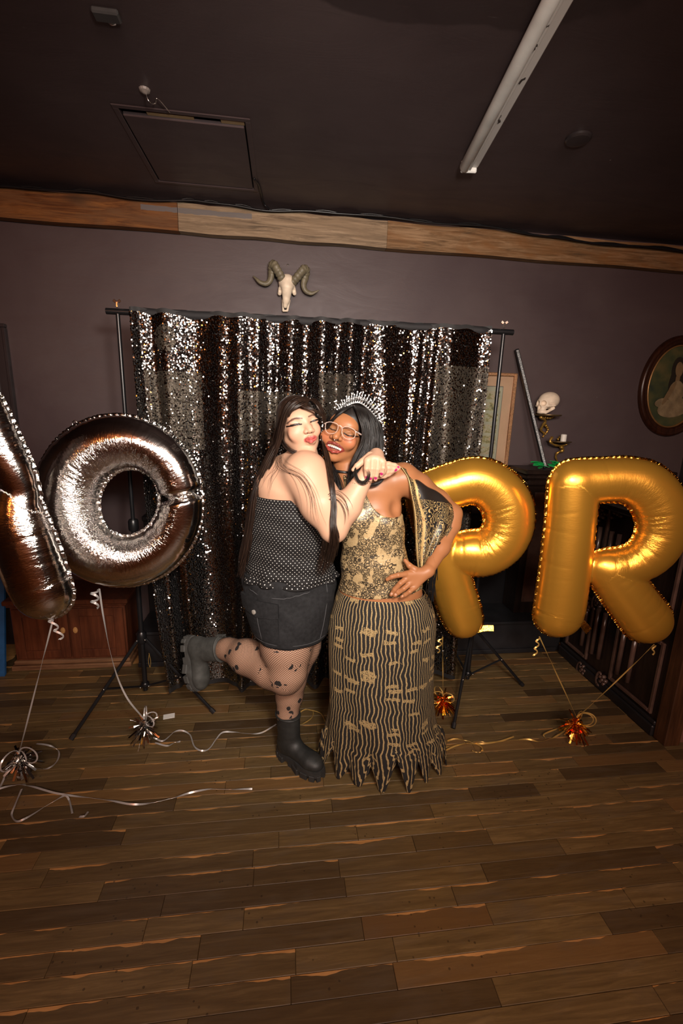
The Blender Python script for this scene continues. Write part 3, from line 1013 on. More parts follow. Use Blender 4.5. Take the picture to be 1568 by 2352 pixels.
for pp in ([(650, 646, .05), (643, 632, .065), (635, 618, .075), (629, 609, .065), (624, 612, .045), (623, 628, .03), (620, 644, .03), (610, 652, .03), (597, 648, .035), (588, 640, .03), (581, 634, .02)],
           [(672, 649, .05), (682, 637, .065), (692, 625, .075), (698, 619, .065), (703, 624, .045), (700, 641, .03), (697, 655, .03), (702, 668, .03), (714, 674, .035), (724, 671, .04), (733, 666, .045)]):
    cp_ = spline([RP(x, y, d_ + 0.012) for x, y, d_ in pp], 70)
    q = np.linspace(0, 1, 70)
    rr = np.interp(q, [0, 0.3, 0.55, 0.8, 1], [0.026, 0.027, 0.020, 0.013, 0.003]) * (1 + 0.09 * np.sin(q * 120) * (q < 0.5))
    mk('horn', MB().tube(cp_, rr, 12, flat=0.85).geo(), M_horn, rs, smooth=True)
mk('wall_nail', MB().lathe([(0.007, 0), (0.006, 0.006), (0.001, 0.008)], np.array(Wy(661, 609, 3.0)), 8, np.array([[1, 0, 0], [0, 0, 1], [0, -1, 0]])).geo(), M_chrome, label='small shiny nail head in the wall above the ram skull', cat='nail')

# ------------------------------------------------------------------ framed print beside the backdrop
f1 = np.array(Wy(1187, 858, 2.985))
fx1, fz1 = f1[0], f1[2]
fx0, fz0 = fx1 - 0.44, fz1 - 0.80
fp = thing('framed_print', 'tan matted print of small landscapes in a thin copper frame, half hidden by the backdrop', 'picture', ((fx0 + fx1) / 2, WALL_Y, fz0))
M_copper = plain('copper_frame', (0.48, 0.26, 0.13), 0.35, 0.55, nscale=120, var=0.4, bump=0.5)
M_mat = plain('tan_mat', (0.56, 0.36, 0.22), 0.7, nscale=5, var=0.03)
fw_ = 0.022
for a, b_ in (((fx0, fz0), (fx0 + fw_, fz1)), ((fx1 - fw_, fz0), (fx1, fz1)), ((fx0 + fw_, fz1 - fw_), (fx1 - fw_, fz1)), ((fx0 + fw_, fz0), (fx1 - fw_, fz0 + fw_))):
    mk('frame', MB().box((a[0], 2.965, a[1]), (b_[0], WALL_Y, b_[1]), 0.005).geo(), M_copper, fp)
mk('mat_board', MB().box((fx0 + fw_, 2.984, fz0 + fw_), (fx1 - fw_, 2.992, fz1 - fw_)).geo(), M_mat, fp)
mk('inner_line', MB().box((fx0 + 0.086, 2.982, fz0 + 0.086), (fx1 - 0.086, 2.9845, fz1 - 0.086), 0.001).geo(), plain('grey_line', (0.10, 0.11, 0.10), 0.6), fp)
M_sheet = plain('aged_sheet', (0.40, 0.40, 0.29), 0.6, nscale=9, var=0.08)
mk('print_sheet', MB().box((fx0 + 0.090, 2.980, fz0 + 0.090), (fx1 - 0.090, 2.983, fz1 - 0.090)).geo(), M_sheet, fp)
t = NT('vignette_print')
p = t.pos()
a = t.noise(t.scl(p, 30, 1, 46), 1.0, 4, 0.6)
col = t.ramp(a, [(0.32, (0.10, 0.11, 0.06)), (0.45, (0.30, 0.27, 0.10)), (0.55, (0.44, 0.42, 0.30)), (0.7, (0.42, 0.27, 0.12))])
t.b(color=col, rough=0.6)
vw = (fx1 - fx0 - 0.2) / 2 - 0.012
nr = 8
for i in range(nr):
    for j in range(2):
        zz2 = fz1 - 0.105 - (fz1 - fz0 - 0.21) * (i + 0.5) / nr
        xx = fx0 + 0.10 + (fx1 - fx0 - 0.2) * (j + 0.5) / 2
        mk('vignette', MB().box((xx - vw / 2, 2.9785, zz2 - 0.029), (xx + vw / 2, 2.9802, zz2 + 0.025)).geo(), t.m, fp)
mk('glass', MB().box((fx0 + fw_, 2.9745, fz0 + fw_), (fx1 - fw_, 2.976, fz1 - fw_)).geo(), (lambda q: (q.b(color=(1, 1, 1), rough=0.02, trans=1.0, ior=1.15), q.m)[1])(NT('clear_glass')), fp)

# ------------------------------------------------------------------ oval portrait
oc = np.array(Wy(1551, 889, 2.985))
pm = ppm(oc)
ra, rb_ = 88 * pm * 1.02, 110 * pm * 1.02
op = thing('oval_portrait', 'dark mahogany oval frame with a sepia green portrait on the right of the wall', 'picture', (oc[0], WALL_Y, oc[2] - rb_))
prof = [(1.0, 0.0), (1.0, 0.018), (0.965, 0.030), (0.92, 0.032), (0.88, 0.024), (0.86, 0.024), (0.83, 0.028), (0.79, 0.018), (0.77, 0.012)]
WAX = np.array([[1, 0, 0], [0, 0, 1], [0, -1, 0]])


def ovalring(prof_, n=56):
    vs, fs = [], []
    for i, (q, h_) in enumerate(prof_):
        for j in range(n):
            a = 2 * math.pi * j / n
            vs.append(oc * np.array((1, 0, 1)) + np.array(((ra - (1 - q) * ra) * math.cos(a), WALL_Y - h_, (rb_ - (1 - q) * ra) * math.sin(a))))
    k = len(prof_)
    fs = [(i * n + j, i * n + (j + 1) % n, (i + 1) * n + (j + 1) % n, (i + 1) * n + j) for i in range(k - 1) for j in range(n)]
    return (np.array(vs), [f[::-1] for f in fs])


mk('frame', ovalring(prof), wood('mahogany', (0.018, 0.006, 0.003), (0.055, 0.017, 0.007), 2, 0.28), op, smooth=True)
mk('gilt_slip', ovalring([(0.775, 0.010), (0.765, 0.020), (0.745, 0.018), (0.735, 0.008)]), plain('dull_gilt', (0.30, 0.16, 0.055), 0.4, 0.5), op, smooth=True)
t = NT('painted_backdrop_green')
a = t.noise(t.pos(), 7, 3)
t.b(color=t.ramp(a, [(0.3, (0.018, 0.032, 0.024)), (0.5, (0.055, 0.065, 0.026)), (0.7, (0.12, 0.095, 0.035))]), rough=0.35)
pw, ph = ra * 0.745, rb_ - ra * 0.255


def flat_oval(c, rx, rz, y, n=24, ang=0.0):
    pts_ = []
    for j in range(n):
        a = 2 * math.pi * j / n
        x, z = rx * math.cos(a), rz * math.sin(a)
        pts_.append((c[0] + x * math.cos(ang) - z * math.sin(ang), y, c[1] + x * math.sin(ang) + z * math.cos(ang)))
    return MB().prism(pts_, (0, -0.0006, 0)).geo()


pic = mk('painting', flat_oval((oc[0], oc[2]), pw, ph, WALL_Y - 0.008, 48), t.m, op)
FL = plain('painted_skin', (0.20, 0.135, 0.065), 0.4, nscale=14, var=0.2)
HR = plain('painted_hair', (0.018, 0.014, 0.009), 0.4)
DR = plain('painted_drape', (0.23, 0.175, 0.095), 0.4, nscale=18, var=0.35)
yy = WALL_Y - 0.0086
for nm, x, z, rx, rz, an, m_ in (('painted_hair', 0.02, 0.40, 0.26, 0.34, 0.1, HR), ('painted_hair', -0.13, 0.18, 0.12, 0.30, -0.15, HR), ('painted_hair', 0.20, 0.16, 0.11, 0.28, 0.12, HR), ('painted_neck', 0.04, 0.20, 0.08, 0.16, 0.0, FL), ('painted_face', 0.03, 0.43, 0.14, 0.19, 0.12, FL),
                             ('painted_drape', 0.06, -0.14, 0.30, 0.30, 0.0, DR), ('painted_drape', 0.08, -0.52, 0.62, 0.24, 0.18, DR), ('painted_drape', -0.42, -0.40, 0.26, 0.11, 0.2, DR), ('painted_arm', -0.20, -0.16, 0.09, 0.33, -0.45, FL)):
    yy -= 0.0007
    mk(nm, flat_oval((oc[0] + x * pw, oc[2] + z * ph), rx * pw, rz * ph, yy, 20, an), m_, pic)

# ------------------------------------------------------------------ backdrop stand and sequin curtain
pl, prr = np.array((-0.758, 2.361, 0)), np.array((1.104, 2.33, 0))
zb = 1.995
bl, br_ = P(270, 711, pl @ V), P(1162, 767, prr @ V)
zb = (bl[2] + br_[2]) / 2
stand = thing('backdrop_stand', 'black telescopic backdrop stand with two tripods carrying the sequin curtain', 'backdrop stand', (pl + prr) / 2)
dirb = (prr - pl) / np.linalg.norm(prr - pl)
A_, B_ = pl - dirb * 0.05 + Z * zb, prr + dirb * 0.05 + Z * zb
mk('crossbar', MB().tube([A_, (A_ + B_) / 2, B_], 0.014, 12).geo(), M_black, stand, smooth=True, auto=40)
for base, legs in ((pl, (G(163, 1702), G(492, 1640), np.array((-0.83, 2.585, 0)))), (prr, (G(1040, 1676), G(1200, 1577), G(990, 1490)))):
    hub1, hub2 = 0.33, 0.05
    mk('pole', MB().tube([base + Z * 0.03, base + Z * 1.0], 0.013, 12).tube([base + Z * 0.95, base + Z * zb], 0.0095, 12).geo(), M_black, stand, smooth=True, auto=40)
    mks('collar', MB().lathe([(0.022, 0), (0.025, 0.01), (0.025, 0.05), (0.02, 0.06)], base + Z * 0.95, 14).lathe([(0.02, -0.012), (0.026, 0), (0.026, 0.04), (0.018, 0.055)], base + Z * hub1, 14).lathe([(0.018, 0.0), (0.022, 0.006), (0.022, 0.022), (0.018, 0.028)], base + Z * hub2, 14).geo(), M_black, stand, smooth=True, auto=35)
    mks('wing_nut', MB().obox(base + Z * (zb + 0.030), (0.004, 0.006, 0.012), np.eye(3), 0.001).obox(base + Z * (zb + 0.045) + U * 0.010, (0.008, 0.002, 0.006), np.array([U * 0.8 + Z * 0.6, V, Z * 0.8 - U * 0.6]), 0.001).obox(base + Z * (zb + 0.045) - U * 0.010, (0.008, 0.002, 0.006), np.array([U * 0.8 - Z * 0.6, V, Z * 0.8 + U * 0.6]), 0.001).geo(), M_chrome, stand)
    for f_ in legs:
        f_ = np.array(f_) + Z * 0.008
        d_ = f_ - base
        d_[2] = 0
        dn = d_ / np.linalg.norm(d_)
        top = base + Z * (hub1 + 0.015) + dn * 0.026
        lg_ = mk('leg', MB().tube([top, f_], 0.0085, 8).geo(), M_black, stand, smooth=True, auto=40)
        mk('rubber_foot', MB().tube([f_ - (f_ - top) * 0.05, f_], 0.0115, 8).geo(), M_blackpaint, lg_)
        mid_ = top + (f_ - top) * 0.52
        mk('brace', MB().tube([base + Z * (hub2 + 0.012) + dn * 0.02, mid_], 0.006, 6).geo(), M_black, stand)
        mks('rivet', MB().ball(mid_ - V * 0.010 + Z * 0.004, 0.0042, 8, 5).ball(base + Z * (hub2 + 0.014) + dn * 0.028 - V * 0.008, 0.0042, 8, 5).ball(top - V * 0.01, 0.0042, 8, 5).geo(), M_chrome, stand, smooth=True)

# curtain: folds hung from the bar
cl0, cl1 = (P(306, 716, 2.27) - pl * 1) @ dirb, (P(1133, 770, 2.40) - pl) @ dirb
fwd = np.cross(Z, dirb)                 # away from the photographer
if fwd @ V < 0:
    fwd = -fwd
NU, NV = 420, 150
uu = np.linspace(0, 1, NU)
vv_ = np.linspace(0, 1, NV)
UU, VV = np.meshgrid(uu, vv_, indexing='ij')
ph = np.array([0.3, 1.9, 4.0, 5.2, 2.2])


def fold(UU, VV):
    w = UU + 0.006 * np.sin(VV * 5 + UU * 30) + 0.012 * VV * np.sin(UU * 7)
    d = 0.040 * np.sin(w * 2 * np.pi * 8.5 + 2.2 * np.sin(w * 11 + 0.5) + 0.6 * np.sin(VV * 3 + UU * 12))
    d = d + 0.016 * np.sin(w * 2 * np.pi * 19 + 1.1 + 2.6 * np.sin(w * 17) + VV * 1.5) * (0.5 + 0.5 * np.sin(w * 23 + 1))
    d = d + 0.020 * np.sin(w * 2 * np.pi * 3.3 + 2.0 + VV * 0.8) + 0.006 * np.sin(VV * 9 + UU * 25)
    return d * (0.22 + 0.9 * np.clip(VV * 1.5, 0, 1))


def curtain_pts(UU, VV):
    d = fold(UU, VV)
    s = cl0 + (cl1 - cl0) * UU + VV * 0.06 * (0.5 - UU) - 0.02 * np.sin(VV * 4 + UU * 5) * VV + 0.012 * np.sin(UU * 40) * VV
    s = s + np.where(UU < 0.12, (0.12 - UU) * VV * 0.35, 0)
    z = zb + 0.018 - 1.95 * VV + 0.004 * np.sin(UU * 90) * (VV < 0.05)
    z = np.maximum(z, 0.02)
    return pl[None, None] * np.array((1, 1, 0)) + dirb * s[..., None] - fwd * (0.020 + d + 0.01 * VV)[..., None] + Z * z[..., None]


CP = curtain_pts(UU, VV)
ii = np.arange(NU * NV).reshape(NU, NV)
q = np.stack([ii[:-1, :-1], ii[1:, :-1], ii[1:, 1:], ii[:-1, 1:]], -1).reshape(-1, 4)
cur = thing('sequin_curtain', 'black sequin curtain glittering white and orange behind the two women', 'curtain', tuple((pl + prr) / 2 + Z * 0.02))
mk('cloth', (CP.reshape(-1, 3), q), plain('black_mesh_cloth', (0.012, 0.011, 0.011), 0.7, nscale=60), cur, smooth=True)
mk('rod_pocket', MB().tube([pl + dirb * (cl0 + (cl1 - cl0) * k / 30) + Z * (zb + 0.001 + 0.0015 * math.sin(k * 2.1)) for k in range(31)], 0.021, 10).geo(), plain('black_pocket_cloth', (0.012, 0.011, 0.012), 0.75), cur, smooth=True)
SQ = 0.0066
nu, nv = int((cl1 - cl0) / (SQ * 0.85)), int(1.93 / (SQ * 0.85))
gu, gv = np.meshgrid((np.arange(nu) + 0.5) / nu, (np.arange(nv) + 0.5) / nv, indexing='ij')
gu = gu + nprng.uniform(-0.3, 0.3, gu.shape) / nu
gv = np.clip(gv * 0.985 + nprng.uniform(-0.3, 0.3, gv.shape) / nv, 0.012, 0.99)
e = 1e-3
p0 = curtain_pts(gu, gv).reshape(-1, 3)
du = (curtain_pts(gu + e, gv).reshape(-1, 3) - p0)
dv = (p0 - curtain_pts(gu, gv + e).reshape(-1, 3))
du /= np.linalg.norm(du, axis=1)[:, None] + 1e-9
nn = np.cross(du, dv)
nn /= np.linalg.norm(nn, axis=1)[:, None] + 1e-9
sg = np.where((nn @ (-fwd)) < 0, -1.0, 1.0)
nn *= sg[:, None]
N_ = len(p0)
# hand-brushed patches where the sequins lie flipped flat
gu_, gv_ = gu.ravel(), gv.ravel()
imgx = IW / 2 + FOC * ((p0 - EYEP) @ _rt) / ((p0 - EYEP) @ _fw)
patch = ((gu_ < 0.175) & (gv_ > 0.14) & (gv_ < 0.33) & (gu_ > 0.02)) | ((gu_ > 0.84) & (gv_ > 0.10) & (gv_ < 0.62)) | (((gu_ - 0.085) / 0.030) ** 2 + ((gv_ - 0.065) / 0.030) ** 2 < 1) | ((gu_ > 0.50) & (gu_ < 0.6) & (gv_ > 0.13) & (gv_ < 0.24)) | ((gu_ > 0.28) & (gu_ < 0.44) & (gv_ > 0.18) & (gv_ < 0.3))
nn = nn + Z * (nprng.normal(0, 0.17, N_) + 0.01)[:, None] + np.cross(nn, Z) * nprng.normal(0, 0.085, N_)[:, None]
stray = nprng.rand(N_) < 0.07
nn[stray] += nprng.normal(0, 0.22, (stray.sum(), 3))
nn /= np.linalg.norm(nn, axis=1)[:, None]
t1 = np.cross(nn, Z)
t1 /= np.linalg.norm(t1, axis=1)[:, None] + 1e-9
t2 = np.cross(nn, t1)
h_ = SQ * 0.52
base = p0 - fwd * 0.004
QV = np.stack([base + (t1 * a + t2 * b_) * h_ for a, b_ in ((-0.5, -1), (0.5, -1), (1, 0), (0.5, 1), (-0.5, 1), (-1, 0))], 1).reshape(-1, 3)
QF = np.arange(N_ * 6).reshape(N_, 6)
ms = NT('black_sequin')
ms.b(color=(0.30, 0.29, 0.28), rough=0.09, metal=1.0)
mf = NT('flipped_sequin')
mf.b(color=(0.060, 0.048, 0.034), rough=0.5, metal=0.6)
mk('sequins', (QV, QF), None, cur, kind='stuff', mats=[ms.m, mf.m], midx=(patch & (nprng.rand(N_) < 0.75)).astype(int))
mk('paper_scrap', MB().obox(G(388, 1645, 0.003), (0.028, 0.018, 0.0012), np.array([(0.98, 0.2, 0), (-0.2, 0.98, 0.0), (0, 0, 1)])).geo(), plain('white_paper', (0.8, 0.78, 0.74), 0.6, nscale=8, var=0.03), label='small white scrap of paper lying on the floorboards', cat='paper')
# ------------------------------------------------------------------ foil letter balloons
def foil(name, c, rough, fine, satin):
    t = NT(name)
    al, pk, ed = t.attr('along').outputs['Fac'], t.attr('pleat').outputs['Fac'], t.attr('side').outputs['Fac']
    v = t.n('ShaderNodeCombineXYZ', {0: t.math('MULTIPLY', al, 1.0), 1: t.math('MULTIPLY', ed, 0.03)})
    n1 = t.noise(v, fine, 3, 0.6)
    n2 = t.noise(t.scl(t.pos(), 1, 1, 1), 9.0, 3, 0.5)
    h_ = t.math('ADD', t.math('MULTIPLY', n1, t.math('ADD', t.math('MULTIPLY', pk, 1.0), 0.12)), t.math('MULTIPLY', n2, 0.6))
    bm = t.n('ShaderNodeBump', {'Height': h_, 'Strength': 1.0 if not satin else 0.6, 'Distance': 0.006 if not satin else 0.003}).outputs[0]
    t.b(color=c, rough=rough, metal=1.0, normal=bm)
    if satin:
        t.b(metal=0.80, spec=0.5)
    return t.m


M_silver = foil('silver_foil', (0.86, 0.83, 0.79), 0.12, 150, False)
M_gold = foil('gold_foil', (0.90, 0.44, 0.055), 0.29, 150, True)
M_silver_seam = plain('silver_seam', (0.85, 0.83, 0.80), 0.13, 1.0, nscale=90, bump=0.6)
M_gold_seam = plain('gold_seam', (0.95, 0.50, 0.08), 0.2, 1.0, nscale=90, bump=0.5)


def contour(Fv, lo, h):
    N = Fv < 0
    cnt = N[:-1, :-1].astype(int) + N[1:, :-1] + N[:-1, 1:] + N[1:, 1:]
    I = np.argwhere((cnt > 0) & (cnt < 4))
    ids = -np.ones(cnt.shape, int)
    ids[I[:, 0], I[:, 1]] = np.arange(len(I))
    cs = [(0, 0), (1, 0), (1, 1), (0, 1)]
    vals = np.stack([Fv[I[:, 0] + i, I[:, 1] + j] for i, j in cs], 1)
    acc, num = np.zeros((len(I), 2)), np.zeros(len(I))
    for a in range(4):
        b_ = (a + 1) % 4
        m_ = (vals[:, a] < 0) != (vals[:, b_] < 0)
        tt = np.where(m_, vals[:, a] / np.where(m_, vals[:, a] - vals[:, b_], 1), 0)
        pa, pb = np.array(cs[a], float), np.array(cs[b_], float)
        acc += np.where(m_[:, None], pa + (pb - pa) * tt[:, None], 0)
        num += m_
    pts = lo + (I + acc / num[:, None]) * h
    E_ = []
    for ax_ in (0, 1):
        D = np.argwhere(N[1:] != N[:-1]) if ax_ == 0 else np.argwhere(N[:, 1:] != N[:, :-1])
        for i, j in D:
            a, b_ = ((i, j - 1), (i, j)) if ax_ == 0 else ((i - 1, j), (i, j))
            if min(a) >= 0 and max(b_[0] - cnt.shape[0], b_[1] - cnt.shape[1]) < 0:
                p_, q_ = ids[a], ids[b_]
                if p_ >= 0 and q_ >= 0:
                    E_.append((p_, q_))
    gx, gy = np.gradient(Fv)
    g = np.stack([gx[I[:, 0], I[:, 1]], gy[I[:, 0], I[:, 1]]], 1)
    g /= np.linalg.norm(g, axis=1)[:, None] + 1e-9
    return pts, np.array(E_), g


def balloon(name, label, strokes, d, flat, mat, seam_mat, kk, ncrease, seed, tilt=0.0, pinch=None, amp=0.0035):
    """strokes: polylines of (px, py, radius px); closed when the first point repeats."""
    rg = np.random.RandomState(seed)
    O = P(strokes[0][0][0], strokes[0][0][1], d)
    Ud = U * math.cos(tilt) + V * math.sin(tilt)
    Vd = -U * math.sin(tilt) + V * math.cos(tilt)

    def onplane(x, y):
        q = ray(x, y)
        tt = ((O - EYEP) @ Vd) / (q @ Vd)
        return EYEP + q * tt
    S = []
    for st in strokes:
        loc = []
        for x, y, r in st:
            p = onplane(x, y)
            loc.append(((p - O) @ Ud, (p - O)[2], r * ((p - EYEP) @ _fw) / FOC))
        S.append(spline(loc, max(12, len(loc) * 9)))
    allp = np.vstack(S)
    R = allp[:, 2].max() + 0.012
    lo = np.array([allp[:, 0].min() - R, -R, allp[:, 1].min() - R])
    hi = np.array([allp[:, 0].max() + R, R, allp[:, 1].max() + R])
    h = 0.0065
    fd = Field(lo, hi, h)
    for s_ in S:
        F2 = Field(lo, hi, h)
        for i in range(len(s_) - 1):
            F2.cone((s_[i, 0], 0, s_[i, 1]), (s_[i + 1, 0], 0, s_[i + 1, 1]), s_[i, 2], s_[i + 1, 2], 0.004)
        A, d2 = fd.F, F2.F
        hh = np.clip(0.5 + 0.5 * (A - d2) / kk, 0, 1)
        fd.F = A * (1 - hh) + d2 * hh - kk * hh * (1 - hh)
    mid_ = int(round((0 - lo[1]) / h))
    F2d = fd.F[:, mid_, :].copy()
    vs, fs = fd.mesh()
    # nearest stroke point: place along the stroke, and how far round to the inside of its bend
    pp, al, kap, tg, rr = [], [], [], [], []
    base_l = 0.0
    for s_ in S:
        g = np.gradient(s_[:, :2], axis=0)
        L = np.linalg.norm(g, axis=1)
        tt = g / L[:, None]
        gg = np.gradient(tt, axis=0) / L[:, None]
        cl_ = np.concatenate([[0], np.cumsum(np.linalg.norm(np.diff(s_[:, :2], axis=0), axis=1))])
        for k in range(4):
            gg = (np.roll(gg, 1, 0) + gg + np.roll(gg, -1, 0)) / 3
        pp.append(s_[:, :2]); al.append(cl_ + base_l); kap.append(gg); tg.append(tt); rr.append(s_[:, 2])
        base_l += cl_[-1] + 1.0
    pp, al, kap, tg, rr = np.vstack(pp), np.concatenate(al), np.vstack(kap), np.vstack(tg), np.concatenate(rr)
    xz = vs[:, [0, 2]]
    near = np.empty(len(vs), int)
    for a in range(0, len(vs), 4000):
        near[a:a + 4000] = ((xz[a:a + 4000, None] - pp[None]) ** 2).sum(2).argmin(1)
    dl = xz - pp[near]
    along = al[near] + (dl * tg[near]).sum(1)
    kn = np.linalg.norm(kap[near], axis=1)
    inner = (dl * kap[near]).sum(1) / (kn + 1e-6) / rr[near]
    pleat = np.clip(inner * 1.1 + 0.35, 0, 1) * np.clip(kn * rr[near] * 1.6, 0, 1)
    side = ((dl[:, 0] * tg[near][:, 1] - dl[:, 1] * tg[near][:, 0]) / rr[near])
    nm = vnormals(vs, fs)
    disp = np.zeros(len(vs))
    span = np.unique(al)
    for k in range(ncrease):
        t0 = span[rg.randint(len(span))]
        sgm = rg.uniform(0.0035, 0.007)
        w_ = np.exp(-((along - t0 - 0.02 * side * rg.uniform(-1, 1)) / sgm) ** 2)
        lo_, hi_ = rg.uniform(-0.4, 0.15), 1.1
        disp -= amp * rg.uniform(0.4, 1.2) * w_ * np.clip((inner - lo_) * 2.2, 0, 1) * (0.2 + pleat)
        disp -= 0.45 * amp * rg.uniform(0, 1) * w_ * np.clip((np.abs(side) - 0.55) * 2.2, 0, 1)
    # crimped rim: little puckers all the way round where front meets back
    rim = np.clip(1 - np.abs(vs[:, 1]) / 0.03, 0, 1)
    disp -= 0.0013 * rim * (0.5 + 0.5 * np.sin(along * 210 + 3 * np.sin(along * 37)))
    if pinch:
        for (px, py, wid, dep) in pinch:
            q = onplane(px, py)
            q = np.array(((q - O) @ Ud, (q - O)[2]))
            w_ = np.exp(-((xz[:, 1] - q[1] - 0.18 * (xz[:, 0] - q[0])) / wid) ** 2) * (np.abs(xz[:, 0] - q[0]) < 0.14)
            disp -= dep * w_
    vs = vs + nm * disp[:, None]
    vs[:, 1] *= flat
    W_ = O + vs[:, [0]] * Ud + vs[:, [1]] * Vd + vs[:, [2]] * Z
    low = W_[:, 2].argmin()
    ob = thing(name, label, 'balloon', W_[low])
    mk('foil_body', (W_, fs), mat, ob, smooth=True, attrs={'along': along, 'pleat': pleat, 'side': side})
    cp, ce, cn = contour(F2d, lo[[0, 2]], h)
    wob = 0.0009 * np.sin(cp[:, 0] * 420) + 0.0009 * np.sin(cp[:, 1] * 470)
    yv = 0.004 * np.sin(cp[:, 0] * 260 + cp[:, 1] * 190) * 0.8
    rows = []
    for q_, yy_, th in ((-0.004, 0.0, 1), (0.009, 1.0, 1), (0.009, 1.0, -1), (-0.004, 0.0, -1)):
        p_ = cp + cn * (q_ + wob[:, None] * (yy_))
        rows.append(O + p_[:, [0]] * Ud + (yv * yy_ - 0.0006 * th)[:, None] * Vd + p_[:, [1]] * Z)
    n = len(cp)
    F_ = np.vstack([np.stack([ce[:, 0] + a * n, ce[:, 1] + a * n, ce[:, 1] + b_ * n, ce[:, 0] + b_ * n], 1) for a, b_ in ((0, 1), (1, 2), (2, 3))])
    mk('seam', (np.vstack(rows), F_), seam_mat, ob, smooth=True)
    return ob, onplane


ring = [(285 + 132 * math.cos(a), 1152 + 137 * math.sin(a), 59 - 11 * math.cos(a)) for a in np.linspace(-0.1, 2 * math.pi - 0.1, 25)]
ob_o, pl_o = balloon('letter_balloon', 'large chrome silver foil balloon shaped like the letter O', [ring], 1.85, 0.80, M_silver, M_silver_seam, 0.01, 46, 5, 0.05, pinch=[(418, 1137, 0.016, 0.036)], amp=0.005)
ob_m, pl_m = balloon('letter_balloon', 'silver foil letter balloon cut off by the left edge of the photo', [[(-40, 940, 50), (-5, 1020, 52), (30, 1085, 46), (55, 1135, 34)], [(40, 1140, 42), (45, 1200, 62), (66, 1270, 68), (88, 1330, 66), (102, 1362, 62)], [(-50, 930, 52), (-90, 1050, 60), (-110, 1200, 62), (-120, 1350, 60)]], 1.57, 0.80, M_silver, M_silver_seam, 0.012, 30, 9, 0.14, amp=0.004)
ob_p, pl_p = balloon('letter_balloon', 'gold foil balloon shaped like the letter P beside the woman in gold', [[(978, 1150, 44), (1005, 1240, 45), (1030, 1320, 46), (1052, 1390, 46), (1064, 1424, 42)], [(990, 1128, 46), (1035, 1116, 50), (1090, 1104, 52), (1135, 1122, 53), (1164, 1160, 55), (1168, 1205, 55), (1150, 1245, 54), (1115, 1268, 54), (1080, 1270, 52), (1050, 1272, 46)]], 2.12, 0.82, M_gold, M_gold_seam, 0.006, 50, 21, -0.08)
ob_r, pl_r = balloon('letter_balloon', 'gold foil balloon shaped like the letter R at the right', [[(1316, 1112, 54), (1309, 1200, 54), (1298, 1300, 54), (1286, 1390, 54), (1281, 1412, 52)], [(1316, 1108, 52), (1370, 1104, 50), (1430, 1102, 50), (1480, 1117, 54), (1514, 1160, 56), (1520, 1210, 55), (1500, 1260, 52), (1460, 1292, 48), (1415, 1304, 46), (1385, 1304, 42)], [(1398, 1308, 48), (1425, 1345, 51), (1458, 1390, 53), (1484, 1424, 54)]], 1.93, 0.82, M_gold, M_gold_seam, 0.010, 46, 33, -0.10)


def tab(px0, py0, px1, py1, d, w_, mat, par):
    a, b_ = P(px0, py0, d), P(px1, py1, d - 0.01)
    pts_ = spline([a, (a + b_) / 2 + Z * 0.006, b_], 10)
    mk('valve_tail', MB().ribbon(pts_, w_, [(-V + 0.5 * Z)] * 10, 0.0012).geo(), mat, par)


tab(1092, 1448, 1133, 1443, 2.10, 0.028, M_gold_seam, ob_p)
tab(1325, 1424, 1352, 1450, 1.92, 0.036, M_gold_seam, ob_r)
tab(1258, 1190, 1252, 1260, 1.95, 0.010, M_gold_seam, ob_r)
M_tag = plain('white_sticker', (0.75, 0.73, 0.70), 0.5)
pt_ = P(1217, 1178, 2.06)
mk('white_tag', MB().obox(pt_, (0.007, 0.003, 0.024), np.array([U, V, Z + U * -0.12]), 0.001).geo(), M_tag, ob_p, label='white paper tag stuck on the rim')
for (px, py, par, d, sm) in ((172, 974, ob_o, 1.85, M_silver_seam), (387, 985, ob_o, 1.85, M_silver_seam)):
    c = P(px, py, d)
    mk('hanging_loop', MB().tube([c + U * 0.010 * math.cos(a) + Z * 0.014 * math.sin(a) for a in np.linspace(0, 6.2, 14)], 0.0022, 5).geo(), sm, par, smooth=True)

# ------------------------------------------------------------------ ribbons and foil weights
M_rs = plain('silver_ribbon', (0.60, 0.58, 0.56), 0.30, 0.45, nscale=10, var=0.05)
M_rg = plain('gold_ribbon', (0.72, 0.45, 0.13), 0.30, 0.6, nscale=10, var=0.05)
M_wr = NT('red_gold_foil')
M_wr.b(color=M_wr.ramp(M_wr.noise(M_wr.pos(), 26, 2), [(0.40, (0.75, 0.05, 0.01)), (0.54, (0.85, 0.34, 0.05)), (0.7, (0.9, 0.6, 0.2))]), rough=0.18, metal=1.0)
M_ws = plain('silver_tassel', (0.82, 0.78, 0.74), 0.12, 1.0, nscale=30)
M_ws2 = plain('dark_tassel', (0.30, 0.27, 0.25), 0.15, 1.0, nscale=30)


def taut(name, label, a, b_, mat, sag=0.02, w_=0.005, curl=None, group=None, via=None):
    pts_ = spline([a] + ([P(*q) for q in via] if via else [a * 0.72 + b_ * 0.28 - Z * sag, a * 0.4 + b_ * 0.6 - Z * sag * 1.2]) + [b_], 40)
    o = thing(name, label, 'ribbon', b_, group)
    tw = np.linspace(0, 5, 40)
    mk('ribbon_run', MB().ribbon(pts_, w_, [(-V * math.cos(q) + U * math.sin(q)) for q in tw], 0.0004).geo(), mat, o, smooth=True, auto=50)
    if curl is not None:
        r, n_, dx = curl
        cp_ = [a + U * (r * math.cos(q) - r + dx * q / 12) + Z * (-r * 0.5 * math.sin(q) - 0.006 * q) + V * (r * 0.4 * math.sin(q) - 0.01) for q in np.linspace(0, 6.28 * n_, 46)]
        mk('curled_end', MB().ribbon(cp_, w_ * 1.2, [(-V + 0.6 * Z)] * 46, 0.0004).geo(), mat, o, smooth=True, auto=50)
    return o


